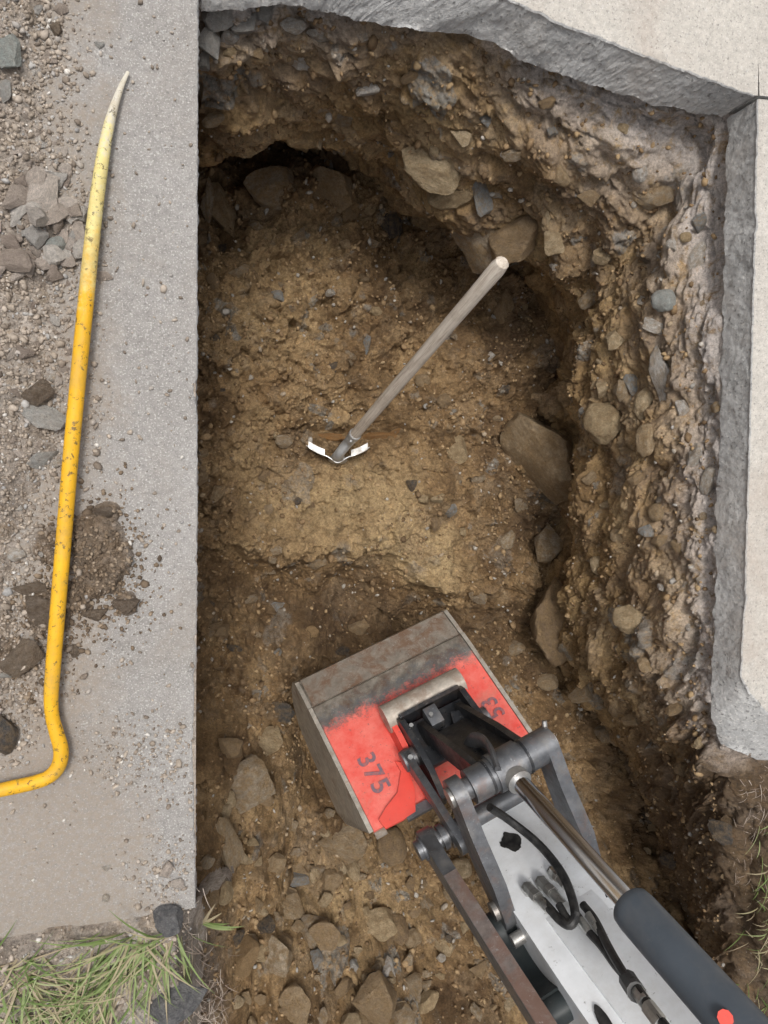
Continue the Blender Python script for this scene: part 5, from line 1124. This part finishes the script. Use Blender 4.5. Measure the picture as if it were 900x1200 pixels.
# ================================================================== GRASS AND ROOTS
def leaf_material(name, stops):
    m, t, b = newmat(name); N = NT(t); at = N.n('Attribute', attribute_name='tone')
    N.l(N.ramp(at.outputs['Fac'], stops), b.inputs['Base Color']); b.inputs['Roughness'].default_value = .55
    b.inputs['Subsurface Weight'].default_value = 0.0
    tr = N.n('BsdfTranslucent'); N.l(N.ramp(at.outputs['Fac'], stops), tr.inputs['Color']); mx_ = N.n('MixShader'); mx_.inputs[0].default_value = .3
    N.l(b.outputs[0], mx_.inputs[1]); N.l(tr.outputs[0], mx_.inputs[2]); N.l(mx_.outputs[0], t.nodes['Material Output'].inputs['Surface']); return m
M['grass'] = leaf_material('grass', [(0, (.42, .34, .23)), (.22, (.46, .41, .24)), (.3, (.12, .18, .05)), (.6, (.20, .28, .085)), (.85, (.31, .38, .15)), (1, (.44, .47, .26))])
M['root'] = leaf_material('dry roots', [(0, (.33, .25, .20)), (.6, (.52, .43, .36)), (1, (.64, .56, .48))])
def blades(name, spots, mat, label=None, cat=None, kind='stuff', seed=1, parent=None, group=None):
    """spots: base point, heading (deg in plan), length, width, lift, tone"""
    V_, F_, T_ = [], [], []; rs = random.Random(seed)
    for (p, hd, ln, wd_, lift, tone) in spots:
        a = math.radians(hd); d = Vector((math.cos(a), math.sin(a), 0)); sd = Vector((-math.sin(a), math.cos(a), 0)); k0 = len(V_); nS = 6
        cur = rs.uniform(-.35, .35); pos = Vector(p); el = lift
        for k in range(nS+1):
            f = k/nS; w2 = wd_*.5*(1-f**2.2)*(0.75+.25*min(1, f*6))+.0001
            V_.append(pos-sd*w2+Vector((0, 0, w2*.25))); V_.append(pos+sd*w2+Vector((0, 0, w2*.25))); V_.append(pos.copy()); T_ += [tone]*3
            e = el-f*lift*1.25
            dd = (d*math.cos(e)+Vector((0, 0, math.sin(e)))+sd*cur*f).normalized(); pos = pos+dd*(ln/nS)
        for k in range(nS):
            b0_ = k0+k*3
            F_ += [(b0_, b0_+2, b0_+5, b0_+3), (b0_+2, b0_+1, b0_+4, b0_+5)]
    me = raw_mesh(name, V_, F_); at_ = me.attributes.new('tone', 'FLOAT', 'POINT'); at_.data.foreach_set('value', np.array(T_, np.float32))
    return tag(link(name, me, mat, parent), label, cat, group, kind)
def gp(px, py):
    hp = hit(px, py, ('dirt', 'floor', 'wall')); return hp[0] if hp else Vector(P(px, py, -.02))
sp_ = []
for k in range(380):
    c = random.choices(((150, 1105, 40, 28), (110, 1165, 50, 28), (25, 1150, 32, 38), (200, 1105, 22, 24), (60, 1190, 60, 12)), (6, 4, 4, 3, 2))[0]
    x, y = random.gauss(c[0], c[2]*.6), random.gauss(c[1], c[3]*.6)
    if y < 1092-.13*(x-40)+4 or x > 232: continue
    hd = random.gauss(-118, 38) if x > 80 else random.gauss(-60, 60)
    sp_.append((gp(x, y)-Vector((0, 0, .004)), hd, random.uniform(.06, .17), random.uniform(.002, .0052), random.uniform(.2, .8), random.choices((random.uniform(0, .25), random.uniform(.3, 1)), (3, 6))[0]))
blades('grass', sp_, M['grass'], 'tangled green and straw grass growing at the end of the path', 'grass', seed=2)
sp_ = []
for k in range(90):
    x, y = random.choice(((random.gauss(893, 14), random.gauss(1090, 45)), (random.gauss(890, 18), random.gauss(1180, 14)), (random.gauss(905, 10), random.gauss(1030, 70))))
    if x < 866: continue
    sp_.append((gp(x, y), random.gauss(190, 50), random.uniform(.04, .12), random.uniform(.002, .005), random.uniform(.3, .9), random.choices((random.uniform(0, .25), random.uniform(.3, .95)), (3, 4))[0]))
blades('grass', sp_, M['grass'], 'sparse grass on the bank opposite the path, past the paving', 'grass', seed=3)
sp_ = []
for k in range(260):
    x, y = random.choice(((random.gauss(888, 9), random.gauss(945, 26)), (random.gauss(880, 14), random.gauss(1010, 45)), (random.gauss(256, 11), random.gauss(1165, 20)), (random.gauss(228, 14), random.gauss(1110, 25)), (random.gauss(235, 12), random.gauss(1185, 14))))
    sp_.append((gp(x, y), random.uniform(0, 360), random.uniform(.015, .055), random.uniform(.0007, .0018), random.uniform(.1, 1.2), random.random()))
blades('root_fibres', sp_, M['root'], 'dry tangled root fibres hanging on the edges of the dug soil', 'roots', seed=4)
c = gp(238, 1082); sprig = blades('grass_sprig', [(c, h_, l_, .008, .35, t_) for h_, l_, t_ in ((-12, .095, .7), (-20, .075, .85), (-3, .06, .5), (35, .05, .12), (70, .06, .05))], M['grass'], 'single green grass sprig sticking out over the pit from the path corner', 'grass sprig', kind=None, seed=6)
